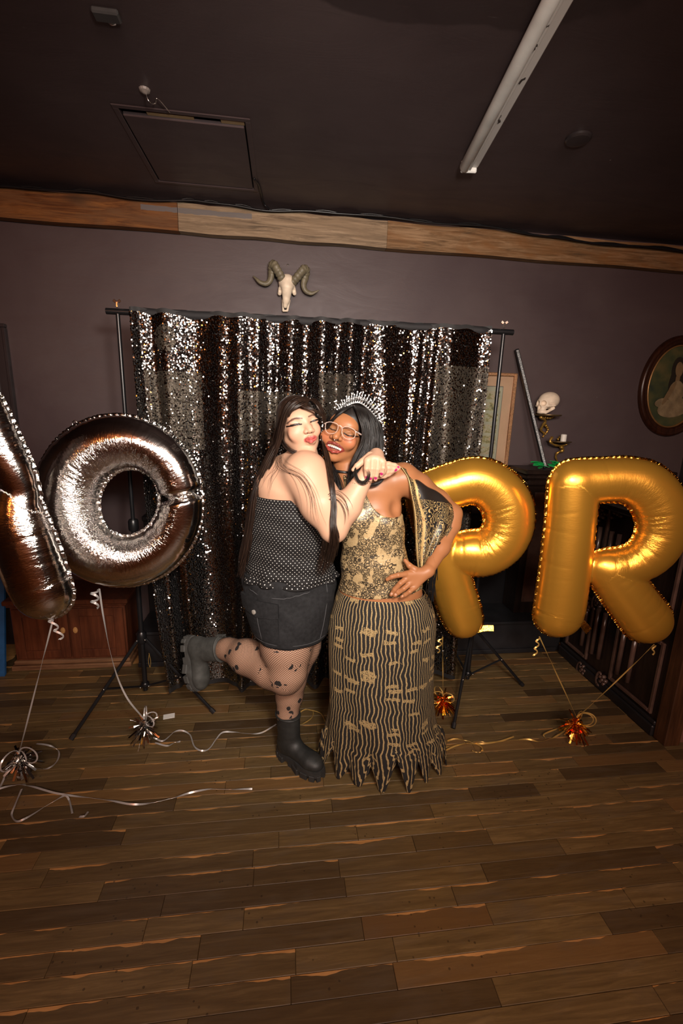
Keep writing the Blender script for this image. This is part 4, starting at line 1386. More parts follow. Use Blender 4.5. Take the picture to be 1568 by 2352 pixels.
def weight(px, py, label, mats_, rmat, hgt=0.075, seed=1, top=None):
    g = random.Random(seed)
    c = G(px, py)
    o = thing('balloon_weight', label, 'balloon weight', c)
    mk('weight_core', MB().lathe([(0.020, 0.001), (0.026, 0.008), (0.026, 0.03), (0.018, 0.044), (0.008, 0.05), (0.006, hgt)], c, 10).geo(), mats_[0], o)
    for m_i, m_ in enumerate(mats_):
        b_ = MB()
        for k in range(56):
            a, el = g.uniform(0, 6.28), g.uniform(-0.5, 1.3)
            d_ = np.array((math.cos(a) * math.cos(el), math.sin(a) * math.cos(el), math.sin(el)))
            s0 = c + Z * hgt * 0.65
            L = g.uniform(0.035, 0.088)
            e_ = s0 + d_ * L - Z * 0.05 * g.random()
            e_[2] = max(e_[2], 0.004)
            mid_ = (s0 + e_) / 2 + Z * 0.010
            nn_ = np.array((g.uniform(-1, 1), g.uniform(-1, 1), g.uniform(-1, 1)))
            b_.ribbon([s0 + d_ * 0.006, mid_, e_], 0.0085, [nn_] * 3, 0.0003)
        mk('tassel', b_.geo(), m_, o, kind='stuff')
    if top is not None:
        for k in range(3):
            r = g.uniform(0.025, 0.045)
            a0 = g.uniform(0, 6.28)
            loop_ = [c + Z * (hgt + 0.004) + (U * math.cos(a0) + V * math.sin(a0)) * r * (1 - math.cos(q)) + Z * r * 0.9 * math.sin(q) for q in np.linspace(0, 6.0, 24)]
            for q in loop_:
                q[2] = max(q[2], 0.003)
            mk('bow_loop', MB().ribbon(loop_, 0.006, [(-V + 0.3 * U)] * 24, 0.0004).geo(), rmat, o, smooth=True, auto=50)
    return c


w1 = weight(335, 1706, 'silver foil tassel weight below the O balloon, in front of the tripod', [M_ws, M_ws2], M_rs, 0.125, 3, True)
w2 = weight(52, 1786, 'silver foil tassel weight at the left edge with looped ribbons', [M_ws, M_ws2], M_rs, 0.115, 4, True)
w3 = weight(1316, 1698, 'red and gold foil tassel weight below the R balloon', [M_wr.m, M_gold_seam], M_rg, 0.12, 5, True)
w4 = weight(1014, 1634, 'red and gold foil tassel weight beside the gold skirt', [M_wr.m, M_gold_seam], M_rg, 0.09, 6, True)
taut('balloon_ribbon', 'silver ribbon tied from the O balloon down to its tassel weight', pl_o(228, 1352), w1 + Z * 0.13, M_rs, 0.045, 0.0075, (0.016, 2.2, -0.005), via=[(238, 1420, 1.85), (260, 1525, 1.85), (290, 1600, 1.84)])
taut('balloon_ribbon', 'thin silver ribbon from the leftmost balloon down to its tassel weight', pl_m(124, 1414), w2 + Z * 0.12, M_rs, 0.0, 0.006, (0.012, 2.5, 0.03))
taut('balloon_ribbon', 'gold ribbon from the straight stem of the R balloon to its weight', pl_r(1238, 1462), w3 + Z * 0.125, M_rg, 0.0, 0.0055, (0.008, 2.5, -0.004))
taut('balloon_ribbon', 'gold ribbon from the slanted leg of the R balloon to its weight', pl_r(1502, 1480), w3 + Z * 0.125, M_rg, 0.005, 0.0055, (0.006, 1.2, 0.0))
taut('balloon_ribbon', 'gold ribbon hanging beside the skirt from the P balloon to its weight', pl_p(1016, 1462), w4 + Z * 0.095, M_rg, 0.0, 0.005, (0.012, 2.2, -0.01))


def loose(label, runs, mat, w_=0.007, lift=0.006, group=None):
    c0_ = G(*runs[0][0])
    o = thing('curling_ribbon', label, 'ribbon', c0_, group)
    for r_ in runs:
        k = len(r_)
        pts_ = spline([G(x, y, 0.002 + lift * (1 + math.sin(i * 2.1))) for i, (x, y) in enumerate(r_)], k * 9)
        nn_ = [Z * math.cos(0.9 * math.sin(i * 0.21)) + (V * -1) * math.sin(0.9 * math.sin(i * 0.21)) for i in range(k * 9)]
        pts_[:, 2] = np.maximum(pts_[:, 2], 0.004)
        mk('ribbon_run', MB().ribbon(pts_, w_, nn_, 0.0004).geo(), mat, o, smooth=True, auto=50)
    return o


loose('silver ribbon curling over the boards from the O weight to the black boot', [[(352, 1694), (372, 1702), (388, 1692), (400, 1681), (418, 1678), (436, 1688), (446, 1714), (462, 1724), (480, 1720), (496, 1698), (512, 1682), (540, 1682), (570, 1685), (600, 1683), (634, 1664)], [(356, 1706), (384, 1713), (400, 1706), (414, 1703)]], M_rs)
loose('long silver ribbon running across the boards from the left weight', [[(-30, 1826), (4, 1810), (40, 1803), (72, 1806), (130, 1822), (200, 1832), (250, 1838), (300, 1847), (345, 1845), (400, 1832), (440, 1820), (480, 1813), (530, 1813), (579, 1812)]], M_rs)
loose('short silver ribbon end zigzagging nearest the front at left', [[(50, 1812), (34, 1850), (27, 1872), (38, 1886), (58, 1880), (95, 1858), (138, 1832), (152, 1828), (160, 1842), (166, 1868)], [(182, 1876), (194, 1874), (202, 1865)]], M_rs)
loose('silver ribbon loop standing beside the left tassel weight', [[(84, 1708), (112, 1712), (134, 1724), (132, 1746), (112, 1764), (84, 1766)], [(42, 1722), (24, 1752), (4, 1800), (-12, 1826)]], M_rs, lift=0.016)
loose('gold ribbon trailing from the R weight to the hem of the gold skirt', [[(1306, 1672), (1282, 1688), (1262, 1698), (1236, 1703), (1212, 1698), (1180, 1700), (1150, 1703), (1110, 1708), (1070, 1708), (1032, 1714), (1020, 1718)], [(1026, 1702), (1046, 1697), (1072, 1702), (1100, 1712), (1108, 1722), (1098, 1729), (1084, 1724)], [(1022, 1724), (1050, 1712), (1090, 1704), (1140, 1704), (1180, 1692)], [(1284, 1672), (1250, 1686), (1252, 1696)]], M_rg)
loose('thin gold ribbon loops on the boards behind the standing boot', [[(684, 1640), (700, 1630), (718, 1634), (716, 1648), (700, 1660), (684, 1666)], [(700, 1628), (735, 1638), (748, 1660)], [(716, 1722), (734, 1726), (752, 1725)]], M_rg, 0.005)
yt = P(342, 1500, pl @ V - 0.03)
mk('string_loop', MB().tube(spline([yt, yt - Z * 0.05 + U * 0.006, yt - Z * 0.085, yt - Z * 0.05 - U * 0.006, yt - Z * 0.01], 20), 0.0012, 5).geo(), M_rg, label='small yellow string loop hanging on the left tripod hub', cat='string')
# ------------------------------------------------------------------ people: shared tools
def S(x, y, d, r):
    p = P(x, y, d)
    return p, r * ppm(p)


def skin_mat(name, rough=0.45):
    t = NT(name)
    a = t.attr('Col').outputs['Color']
    nz = t.noise(t.pos(), 60, 3)
    t.b(color=t.mix(t.math('MULTIPLY', nz, 0.03), a, (0.75, 0.30, 0.20)), rough=rough, spec=0.28)
    return t.m


class Head:
    def __init__(s, px, py, d, yaw, roll, pitch, sc_=1.0):
        y, r, p = math.radians(yaw), math.radians(roll), math.radians(pitch)
        s.f = -V * math.cos(y) + U * math.sin(y)
        s.f = s.f * math.cos(p) + Z * math.sin(p)
        up = Z - s.f * (Z @ s.f)
        up /= np.linalg.norm(up)
        x = np.cross(up, s.f)
        s.u = up * math.cos(r) + x * math.sin(r)
        s.x = np.cross(s.u, s.f)
        s.o = P(px, py, d)
        s.k = sc_
        s.ax = np.array([s.x, s.u, s.f])

    def w(s, x, y, z):
        return s.o + (s.x * x + s.u * y + s.f * z) * s.k

    def loc(s, pts):
        return (pts - s.o) @ s.ax.T / s.k

    def px(s, x, y, z):                   # a face point seen at pixel (x, y), on the plane z in front of the head's centre
        q = ray(x, y)
        o2 = s.o + s.f * z * s.k
        t_ = ((o2 - EYEP) @ s.f) / (q @ s.f)
        return EYEP + q * t_

    def l2(s, x, y, z):
        return s.loc(s.px(x, y, z)[None])[0]


def base_head(fd, H, o=0.0):
    E_ = lambda p, r, k=0.012, mode='u': fd.ell(H.w(*p), (np.array(r) + o) * H.k, H.ax, k, mode)
    E_((0, 0.024, -0.018), (0.071, 0.076, 0.084))
    E_((0, -0.012, 0.010), (0.064, 0.080, 0.073))
    E_((0, -0.062, 0.024), (0.050, 0.046, 0.054), 0.02)
    for s_ in (-1, 1):
        fd.cone(H.w(s_ * 0.050, -0.050, -0.004), H.w(s_ * 0.012, -0.098, 0.054), (0.017 + o) * H.k, (0.015 + o) * H.k, 0.022)
        E_((s_ * 0.037, -0.030, 0.056), (0.025, 0.026, 0.021), 0.018)
    E_((0, -0.098, 0.060), (0.019, 0.016, 0.017), 0.012)
    E_((0, 0.026, 0.056), (0.050, 0.028, 0.026), 0.025)


def seg_dist2(q, pts):
    pts = np.array(pts)
    best = np.full(len(q), 9.0)
    for a, b_ in zip(pts[:-1], pts[1:]):
        d_ = b_ - a
        t_ = np.clip(((q - a) @ d_) / (d_ @ d_ + 1e-12), 0, 1)
        best = np.minimum(best, np.linalg.norm(q - a - t_[:, None] * d_, axis=1))
    return best


def brush(col, L, H, pts, zf, r, c, soft=0.0012, zmin=0.03, op=1.0):
    q2 = np.array([H.l2(x, y, zf)[:2] for x, y in pts])
    if len(q2) == 1:
        q2 = np.vstack([q2, q2 + 1e-5])
    rr = r
    d_ = seg_dist2(L[:, :2], q2)
    a = np.clip((rr - d_) / soft + 0.5, 0, 1) * (L[:, 2] > zmin) * op
    col[:] = col * (1 - a[:, None]) + np.array(c) * a[:, None]


def merge(parts):
    vs, fs, n = [], [], 0
    for v_, f_ in parts:
        vs.append(v_)
        fs.append(f_ + n)
        n += len(v_)
    return np.vstack(vs), np.vstack(fs)


def inbox(p, b):
    return np.all((p > b[0]) & (p < b[1]), axis=1)


def multires(build, lo, hi, h, fine):
    """one implicit body sampled coarsely, and finely inside the boxes in fine = [(lo, hi, h)]"""
    fd = Field(lo, hi, h)
    build(fd)
    v_, f_ = fd.mesh()
    c = v_[f_].mean(1)
    keep = np.ones(len(f_), bool)
    for b in fine:
        keep &= ~inbox(c, b)
    parts = [(v_, f_[keep])]
    for i, (a, b_, hh) in enumerate(fine):
        fd = Field(np.array(a) - 2.2 * h, np.array(b_) + 2.2 * h, hh)
        build(fd)
        v_, f_ = fd.mesh()
        c = v_[f_].mean(1)
        k = inbox(c, (np.array(a) - hh, np.array(b_) + hh))
        for j in range(i):
            k &= ~inbox(c, fine[j])
        parts.append((v_, f_[k]))
    out = []
    for v_, f_ in parts:
        u_, inv = np.unique(f_.ravel(), return_inverse=True)
        out.append((v_[u_], inv.reshape(f_.shape)))
    return merge(out)


def loft(secs, na, nh, mod=None, a0=math.pi / 2, hem=None):
    """rings stacked from secs [(px, py, d, rx px, ry m)]; the seam lies at the back"""
    C_, RX, RY = [], [], []
    for x, y, d, rx, ry in secs:
        p = P(x, y, d)
        C_.append(p)
        RX.append(rx * ppm(p))
        RY.append(ry)
    tt = np.linspace(0, 1, nh)
    Cs = spline(C_, nh)
    Rs = spline(np.stack([RX, RY, RX], 1), nh)
    vs, uA, vA = [], [], []
    h0 = np.concatenate([[0], np.cumsum(np.linalg.norm(np.diff(Cs, axis=0), axis=1))])
    for i in range(nh):
        for j in range(na + 1):
            a = a0 + 2 * math.pi * j / na
            rx, ry = Rs[i, 0], Rs[i, 1]
            m_ = mod(a, tt[i]) if mod else 0.0
            p = Cs[i] + U * (rx + m_) * math.cos(a) + V * (ry + m_) * math.sin(a)
            if hem is not None:
                p = p - Z * hem(a, tt[i])
            vs.append(p)
            uA.append((a - a0 - math.pi) * (Rs[:, 0].mean() + Rs[:, 1].mean()) / 2)
            vA.append(h0[i])
    n = na + 1
    idx = np.arange(nh * n).reshape(nh, n)
    q = np.stack([idx[:-1, :-1], idx[:-1, 1:], idx[1:, 1:], idx[1:, :-1]], -1).reshape(-1, 4)[:, ::-1]
    return (np.array(vs), q), dict(u=np.array(uA), v=np.array(vA))


def thick(o, th=0.003):
    m_ = o.modifiers.new('thickness', 'SOLIDIFY')
    m_.thickness = th
    m_.offset = 1.0
    return o


class DepthMap:
    """nearest distance of a body's surface in each direction, so that loose hair lies on the skin"""
    def __init__(s, vs):
        q = vs - EYEP
        z = q @ _fw
        ix, iy = ((IW / 2 + FOC * (q @ _rt) / z) / 3).astype(int), ((IH / 2 - FOC * (q @ _up) / z) / 3).astype(int)
        s.D = np.full((524, 785), np.inf)
        ok = (ix >= 0) & (iy >= 0) & (ix < 524) & (iy < 785)
        np.minimum.at(s.D, (ix[ok], iy[ok]), (vs @ V)[ok])
        for a in (0, 1):
            s.D = np.minimum(s.D, np.minimum(np.roll(s.D, 1, a), np.roll(s.D, -1, a)))

    def lay(s, c, hug):
        q = c - EYEP
        z = q @ _fw
        ix, iy = np.clip(((IW / 2 + FOC * (q @ _rt) / z) / 3).astype(int), 0, 523), np.clip(((IH / 2 - FOC * (q @ _up) / z) / 3).astype(int), 0, 784)
        t_ = s.D[ix, iy] - 0.004
        d = c @ V
        mv = np.isfinite(t_) & ((d > t_) | hug)
        k = np.where(mv, np.where(np.isfinite(t_), t_, d) / d, 1.0)
        for _ in range(3):
            k = np.convolve(np.pad(k, 1, mode='edge'), [0.25, 0.5, 0.25], mode='valid')
        k = np.minimum(k, np.where(mv, np.where(np.isfinite(t_), t_, d) / d, 9))
        return EYEP + q * k[:, None]


def strands(guides, n, r=0.0016, jit=0.012, seg=18, seed=1, flat=0.5, r_end=0.3, wav=0.0, on=None, hug=False):
    """many thin locks, each a blend of two neighbouring guide curves"""
    g = np.random.RandomState(seed)
    G_ = [spline([P(*p) for p in gd], seg) for gd in guides]
    vs, fs = [], []
    base = 0
    tt = np.linspace(0, 1, seg)[:, None]
    for k in range(n):
        i = g.randint(max(1, len(G_) - 1))
        w_ = g.rand()
        c = G_[i] * (1 - w_) + G_[min(i + 1, len(G_) - 1)] * w_
        off = g.normal(0, 1, 3) * jit
        off2 = g.normal(0, 1, 3) * jit
        c = c + off * (0.45 + 0.55 * tt) + off2 * tt ** 2 + wav * np.sin(tt * g.uniform(5, 11) + g.uniform(0, 6)) * (U * g.uniform(-1, 1) + V * 0.6 * g.uniform(-1, 1)) * tt
        e_ = g.uniform(0.82, 1.0)
        m_ = max(4, int(seg * e_))
        c = c[:m_]
        if on is not None:
            c = on.lay(c, hug)
        tg = np.gradient(c, axis=0)
        tg /= np.linalg.norm(tg, axis=1)[:, None] + 1e-9
        a = np.cross(tg, V)
        a /= np.linalg.norm(a, axis=1)[:, None] + 1e-9
        b_ = np.cross(tg, a)
        rad = (r * g.uniform(0.6, 1.3) * np.interp(np.linspace(0, 1, m_), [0, 0.15, 0.7, 1], [0.8, 1, 0.9, r_end]))[:, None]
        ring_ = np.stack([c + a * rad, c + b_ * rad * flat, c - a * rad, c - b_ * rad * flat], 1)
        vs.append(ring_.reshape(-1, 3))
        ii_ = np.arange(m_ * 4).reshape(m_, 4) + base
        fs.append(np.stack([ii_[:-1], np.roll(ii_[:-1], -1, 1), np.roll(ii_[1:], -1, 1), ii_[1:]], -1).reshape(-1, 4))
        base += m_ * 4
    return np.vstack(vs), np.vstack(fs)


def hair_mat(name, c0, c1, rough=0.32):
    t = NT(name)
    n_ = t.noise(t.scl(t.pos(), 60, 60, 6), 2.0, 3, 0.6)
    t.b(color=t.ramp(n_, [(0.3, c0), (0.7, c1)]), rough=rough, spec=0.38)
    return t.m


def nails(col, vs, tips, r, c):
    for p in tips:
        a = np.clip((r - np.linalg.norm(vs - p, axis=1)) / 0.0012 + 0.5, 0, 1)[:, None]
        col[:] = col * (1 - a) + np.array(c) * a


def make_boot(o, up, toe, top_len, mat, solemat, parent, name_label=None):
    """chunky lug-soled boot: o = middle of the sole under the ankle, up = leg direction, toe = toe direction"""
    up = up / np.linalg.norm(up)
    toe = toe - up * (toe @ up)
    toe /= np.linalg.norm(toe)
    sd_ = np.cross(toe, up)
    W_ = lambda x, y, z: o + sd_ * x + toe * y + up * z
    AXB = np.array([sd_, toe, up])
    R_ = 0.34
    fd = Field(o - R_, o + R_, 0.0055)
    fd.slab(W_(0, -0.02, 0.10), W_(0, -0.028, top_len + 0.03), (0.046, 0.055), (0.050, 0.058), sd_, 0.01)
    fd.ell(W_(0, -0.035, 0.070), (0.039, 0.050, 0.052), AXB, 0.02)
    fd.slab(W_(0, -0.02, 0.072), W_(0, 0.105, 0.062), (0.038, 0.046), (0.043, 0.034), sd_, 0.025)
    fd.ell(W_(0, 0.125, 0.058), (0.043, 0.052, 0.034), AXB, 0.02)

    def cutf(x, y, z):
        h_ = (x - o[0]) * up[0] + (y - o[1]) * up[1] + (z - o[2]) * up[2]
        t_ = (x - o[0]) * toe[0] + (y - o[1]) * toe[1] + (z - o[2]) * toe[2]
        return np.maximum(0.036 - h_, h_ - top_len + 0.012 * t_ / 0.05 * 0)
    fd.cut(cutf)
    b_ = mk('boot', fd.mesh(), mat, parent, smooth=True, label=name_label)
    # collar and pull tab
    col_ = MB().tube([W_(0.0505 * math.cos(a), -0.028 + 0.0585 * math.sin(a), top_len - 0.004) for a in np.linspace(0, 2 * math.pi, 30)], 0.0045, 6, cap=False)
    mk('collar', col_.geo(), mat, b_, smooth=True)
    mk('pull_tab', MB().obox(W_(0, -0.090, top_len + 0.004), (0.012, 0.003, 0.022), AXB, 0.002).geo(), mat, b_)
    # sole with lugs
    out = []
    for k in range(30):
        a = 2 * math.pi * k / 30
        c_, s_ = math.cos(a), math.sin(a)
        y_ = 0.048 + 0.135 * s_
        wd = 0.052 if s_ > 0 else 0.044
        x_ = wd * np.sign(c_) * abs(c_) ** 0.62
        if -0.5 < s_ < 0.15:
            x_ *= 0.93
        out.append((x_, y_))
    mb = MB()
    mb.prism([W_(x, y, 0.020) for x, y in out], up * 0.022)
    mb.prism([W_(x * 0.97, y - 0.0 if y < 0 else y * 0.985, 0.042) for x, y in out], up * 0.006)
    sole = mk('sole', mb.geo(), solemat, b_)
    lug = MB()
    for k in range(30):
        x, y = out[k]
        if -0.012 < y < 0.022:
            continue
        nx, ny = out[(k + 1) % 30]
        mx_, my_ = (x + nx) / 2, (y + ny) / 2
        t2 = toe * (ny - y) + sd_ * (nx - x)
        L = np.linalg.norm(t2)
        if k % 2 == 0:
            t2 = t2 / L
            n2 = np.cross(t2, up)
            lug.obox(W_(mx_ * 0.90, 0.048 + (my_ - 0.048) * 0.93, 0.014), (L * 0.72, 0.010, 0.014), np.array([t2, n2, up]), 0.002)
    lug.prism([W_(x * 0.84, -0.083 + (y + 0.087) * 1.0, 0.0) for x, y in ((-0.046, 0.005), (0.046, 0.005), (0.046, 0.062), (-0.046, 0.062))], up * 0.02)
    mk('lugs', lug.geo(), solemat, b_, kind='stuff')
    return b_


# ------------------------------------------------------------------ woman on the left
SK_A = np.array((0.52, 0.305, 0.200))
HA = Head(686, 974, 1.745, 21, -13, 4, 0.99)
ELB = (766, 1216, 1.585)


def hand_A(fd):
    k = 0.004
    # near arm's hand: laid on the other woman's shoulder, fingers to the right
    fd.cone(*[S(848, 1078, 1.60, 0)[0], S(870, 1078, 1.60, 0)[0]], 0.026, 0.029, 0.012)
    for pts_ in ([(872, 1066), (892, 1066), (906, 1069), (916, 1074)], [(874, 1076), (892, 1075), (904, 1077), (913, 1078)], [(872, 1086), (888, 1084), (899, 1082), (908, 1081)], [(868, 1094), (882, 1093), (892, 1089), (900, 1086)]):
        pp = [P(x, y, 1.598 + 0.02 * i / 3) for i, (x, y) in enumerate(pts_)]
        fd.chain(pp, [0.0105, 0.0095, 0.0085, 0.0065], k)
    # far arm's hand, from behind the neck: fingers hang over the first hand
    wr = P(864, 1046, 1.63)
    KN = [(843, 1058), (855, 1053), (867, 1054), (879, 1061)]
    for x, y in KN:
        fd.cone(wr, P(x, y, 1.572), 0.019, 0.0125, 0.016)
    for (x, y), pts_, r0 in zip(KN, ([(842, 1076), (842, 1090), (842, 1100)], [(854, 1076), (851, 1092), (850, 1102)], [(866, 1077), (863, 1092), (862, 1101)], [(879, 1074), (877, 1084), (875, 1092)]), (0.0112, 0.0114, 0.011, 0.0098)):
        pp = [P(x, y, 1.570)] + [P(a, b_, 1.556 + 0.006 * i) for i, (a, b_) in enumerate(pts_)]
        fd.chain(pp, [r0, r0 * 0.92, r0 * 0.86, r0 * 0.66], 0.002)
    fd.chain([P(850, 1046, 1.60), P(832, 1060, 1.585), P(820, 1070, 1.58), P(811, 1079, 1.58)], [0.014, 0.0115, 0.010, 0.007], 0.004)


LEG_R = [S(648, 1400, 1.765, 58), S(658, 1485, 1.725, 57), S(660, 1540, 1.70, 42), S(655, 1553, 1.70, 38), S(622, 1538, 1.74, 40), S(566, 1508, 1.82, 38), S(524, 1491, 1.88, 24), S(478, 1489, 1.94, 17)]
LEG_L = [S(692, 1400, 1.80, 52), S(684, 1480, 1.82, 50), S(668, 1560, 1.83, 33), S(664, 1598, 1.835, 29), S(660, 1640, 1.815, 22.5), S(660, 1690, 1.81, 16)]
TORSO_A = [(667, 1385, 1.79, 82, 0.120), (666, 1320, 1.785, 86, 0.118), (668, 1250, 1.775, 81, 0.110), (668, 1180, 1.76, 76, 0.104), (668, 1120, 1.745, 76, 0.105), (676, 1094, 1.74, 64, 0.088)]


def torso_A(fd, o=0.0):
    for a, b_ in zip(TORSO_A[:-1], TORSO_A[1:]):
        pa, ra_ = S(*a[:4])
        pb, rb2 = S(*b_[:4])
        fd.slab(pa, pb, (ra_ + o, a[4] + o), (rb2 + o, b_[4] + o), U, 0.02)


def body_A(fd):
    torso_A(fd)
    (n0, _), (n1, _) = S(700, 1068, 1.765, 0), S(692, 1010, 1.76, 0)
    fd.cone(n0, n1, 0.060, 0.050, 0.03)
    # near arm
    sh, el = S(702, 1088, 1.66, 53), S(*ELB, 30)
    m_ = S(738, 1158, 1.615, 47)
    fd.cone(sh[0], m_[0], sh[1], m_[1], 0.035)
    fd.cone(m_[0], el[0], m_[1], el[1], 0.03)
    f1, f2 = S(797, 1163, 1.588, 32), S(846, 1082, 1.60, 17)
    fd.cone(el[0], f1[0], el[1], f1[1], 0.02)
    fd.cone(f1[0], f2[0], f1[1], f2[1], 0.02)
    # far arm, round the other woman's neck
    a0_, a1_, a2_ = P(738, 1094, 1.86), P(826, 1104, 1.97), P(864, 1049, 1.645)
    fd.cone(a0_, a1_, 0.056, 0.042, 0.03)
    fd.cone(a1_, a2_ * 0.35 + a1_ * 0.65, 0.042, 0.040, 0.02)
    fd.cone(a2_ * 0.35 + a1_ * 0.65, a2_, 0.038, 0.020, 0.02)
    hand_A(fd)
    for L_ in (LEG_R, LEG_L):
        for (a, ra_), (b_, rb2) in zip(L_[:-1], L_[1:]):
            fd.cone(a, b_, ra_, rb2, 0.025)
    face_A(fd)


def face_A(fd):
    H = HA
    base_head(fd, H)
    fd.chain([H.px(703, 968, 0.076), H.px(709, 982, 0.087), H.px(712, 988, 0.093)], [0.0080, 0.0085, 0.0105], 0.014)
    for x, y in ((702, 992), (718, 989)):
        fd.ell(H.px(x, y, 0.086), (0.0075, 0.0066, 0.009), H.ax, 0.007)
    for x, y in ((706, 995), (715, 994)):
        fd.ell(H.px(x, y, 0.097), (0.0030, 0.0022, 0.005), H.ax, 0.003, 'c')
    for x, y in ((678, 973), (722, 964)):
        fd.ell(H.px(x, y, 0.094), (0.018, 0.010, 0.014), H.ax, 0.014, 'c')
        fd.ell(H.px(x, y + 2, 0.066), (0.0150, 0.011, 0.0125), H.ax, 0.005)
    # pursed lips
    fd.ell(H.px(714, 1010, 0.078), (0.021, 0.018, 0.020), H.ax, 0.012)
    fd.chain([H.px(704, 1009, 0.089), H.px(711, 1004, 0.098), H.px(717, 1003, 0.099), H.px(725, 1004, 0.090)], [0.004, 0.0065, 0.0065, 0.004], 0.004)
    fd.chain([H.px(705, 1012, 0.089), H.px(714, 1013.5, 0.099), H.px(724, 1007, 0.090)], [0.0045, 0.0078, 0.0045], 0.003)
    fd.cone(H.px(705, 1010.5, 0.107), H.px(724, 1005.5, 0.107), 0.0016, 0.0016, 0.002, 'c')


lo_A = np.minimum.reduce([P(430, 1300, 2.05), P(640, 1040, 1.50), P(660, 1720, 1.70)]) - 0.12
hi_A = np.maximum.reduce([P(940, 1060, 1.60), P(830, 1100, 2.05), P(690, 910, 1.75)]) + 0.05
lo_A[2] = 0.03
bhA = (HA.o - np.array((0.105, 0.115, 0.125)), HA.o + np.array((0.105, 0.115, 0.14)), 0.0011)
h0_, h1_ = P(800, 1108, 1.535), P(924, 1030, 1.64)
bdA = (np.minimum(h0_, h1_) - 0.006, np.maximum(h0_, h1_) + 0.012, 0.0016)
vs, fs = multires(body_A, lo_A, hi_A, 0.006, [bdA, bhA])
L = HA.loc(vs)
col = np.tile(SK_A, (len(vs), 1))
onh = (np.abs(L) < 0.16).all(1)
PB = lambda pts, zf, r, c, soft=0.0012, op=1.0: brush(col, L, HA, pts, zf, r, c, soft, 0.035, op)
sub = col.copy()
PB([(672, 1001), (664, 990)], 0.06, 0.020, (0.56, 0.27, 0.18), 0.03, 0.55)
PB([(735, 990), (738, 980)], 0.06, 0.016, (0.57, 0.27, 0.19), 0.025, 0.55)
PB([(664, 972), (671, 963), (680, 960), (692, 961)], 0.078, 0.0024, (0.085, 0.042, 0.028), 0.0015, 0.9)
PB([(667, 968), (676, 961.5), (686, 961)], 0.078, 0.0032, (0.085, 0.042, 0.028), 0.0015, 0.85)
PB([(708, 957), (717, 953), (729, 953)], 0.080, 0.0028, (0.085, 0.042, 0.028), 0.0015, 0.85)
PB([(669, 971), (678, 969), (690, 970)], 0.075, 0.004, (0.60, 0.37, 0.27), 0.004, 0.7)
PB([(664, 979.5), (672, 978), (680, 975.5), (691, 974.5)], 0.078, 0.0028, (0.006, 0.005, 0.004), 0.0008)
PB([(670, 977.5), (678, 975), (686, 974)], 0.078, 0.0036, (0.010, 0.007, 0.005), 0.0008)
PB([(713, 969.5), (720, 967), (728, 964.5), (735, 963.5)], 0.080, 0.0027, (0.006, 0.005, 0.004), 0.0008)
PB([(719, 967), (730, 963.5)], 0.080, 0.0036, (0.010, 0.007, 0.005), 0.0008)
PB([(705, 1010.5), (714, 1012), (724, 1006)], 0.095, 0.0105, (0.60, 0.085, 0.075), 0.003, 0.0)
PB([(704, 1010), (711, 1005), (717, 1004), (725, 1004)], 0.095, 0.0055, (0.42, 0.085, 0.075), 0.002)
PB([(705, 1012), (714, 1013.5), (724, 1007)], 0.095, 0.0068, (0.42, 0.085, 0.075), 0.002)
PB([(705, 1010.5), (714, 1009.5), (724, 1005.5)], 0.099, 0.0010, (0.25, 0.03, 0.03), 0.001)
PB([(706, 995)], 0.092, 0.0024, (0.12, 0.04, 0.03), 0.0015)
PB([(715, 994)], 0.092, 0.0022, (0.12, 0.04, 0.03), 0.0015)
col = np.where(onh[:, None], col, sub)
pink = (0.42, 0.015, 0.13)
nails(col, vs, [P(842, 1097, 1.556), P(850, 1100, 1.556), P(862, 1099, 1.556), P(875.5, 1089, 1.556)], 0.0062, pink)
nails(col, vs, [P(916, 1073, 1.606), P(909, 1080, 1.606)], 0.0062, pink)
foot_A = G(664, 1745)
pA = thing('person', 'woman with long brown hair in polka-dot top and black skirt kicking one boot back', 'person', foot_A)
DMA = DepthMap(vs)
mk('body', (vs, fs), skin_mat('light_skin'), pA, smooth=True, attrs={'Col': col})

# fishnet tights over both legs
def tights(fd):
    for L_ in (LEG_R, LEG_L):
        for (a, ra_), (b_, rb2) in zip(L_[:-1], L_[1:]):
            fd.cone(a, b_, ra_ + 0.0022, rb2 + 0.0022, 0.025)


lt_ = np.minimum(P(470, 1500, 1.98), P(700, 1600, 1.60)) - 0.09
lt_[2] = 0.10
fd = Field(lt_, np.maximum(P(760, 1440, 1.7), P(700, 1440, 2.0)) + 0.02, 0.006)
tights(fd)
vs, fs = fd.mesh()
ua, va, best = np.zeros(len(vs)), np.zeros(len(vs)), np.full(len(vs), 9.0)
for L_ in (LEG_R, LEG_L):
    acc_ = 0
    for (a, ra_), (b_, rb2) in zip(L_[:-1], L_[1:]):
        d_ = b_ - a
        Ls = np.linalg.norm(d_)
        d_ /= Ls
        e1 = V - d_ * (V @ d_)
        e1 /= np.linalg.norm(e1)
        e2 = np.cross(d_, e1)
        al_ = (vs - a) @ d_
        t_ = np.clip(al_ / Ls, 0, 1)
        rd = np.linalg.norm(vs - a - (t_ * Ls)[:, None] * d_, axis=1) - (ra_ + (rb2 - ra_) * t_)
        w_ = rd < best
        ang = np.arctan2((vs - a) @ e2, -((vs - a) @ e1))
        ua = np.where(w_, ang * 0.058, ua)
        va = np.where(w_, acc_ + al_, va)
        best = np.minimum(best, rd)
        acc_ += Ls
t = NT('fishnet')
u_, v_ = t.attr('u').outputs['Fac'], t.attr('v').outputs['Fac']
sp_ = 0.0068


def netline(x):
    f_ = t.math('FRACT', t.math('MULTIPLY', x, 1 / sp_))
    return t.math('LESS_THAN', f_, 0.20)


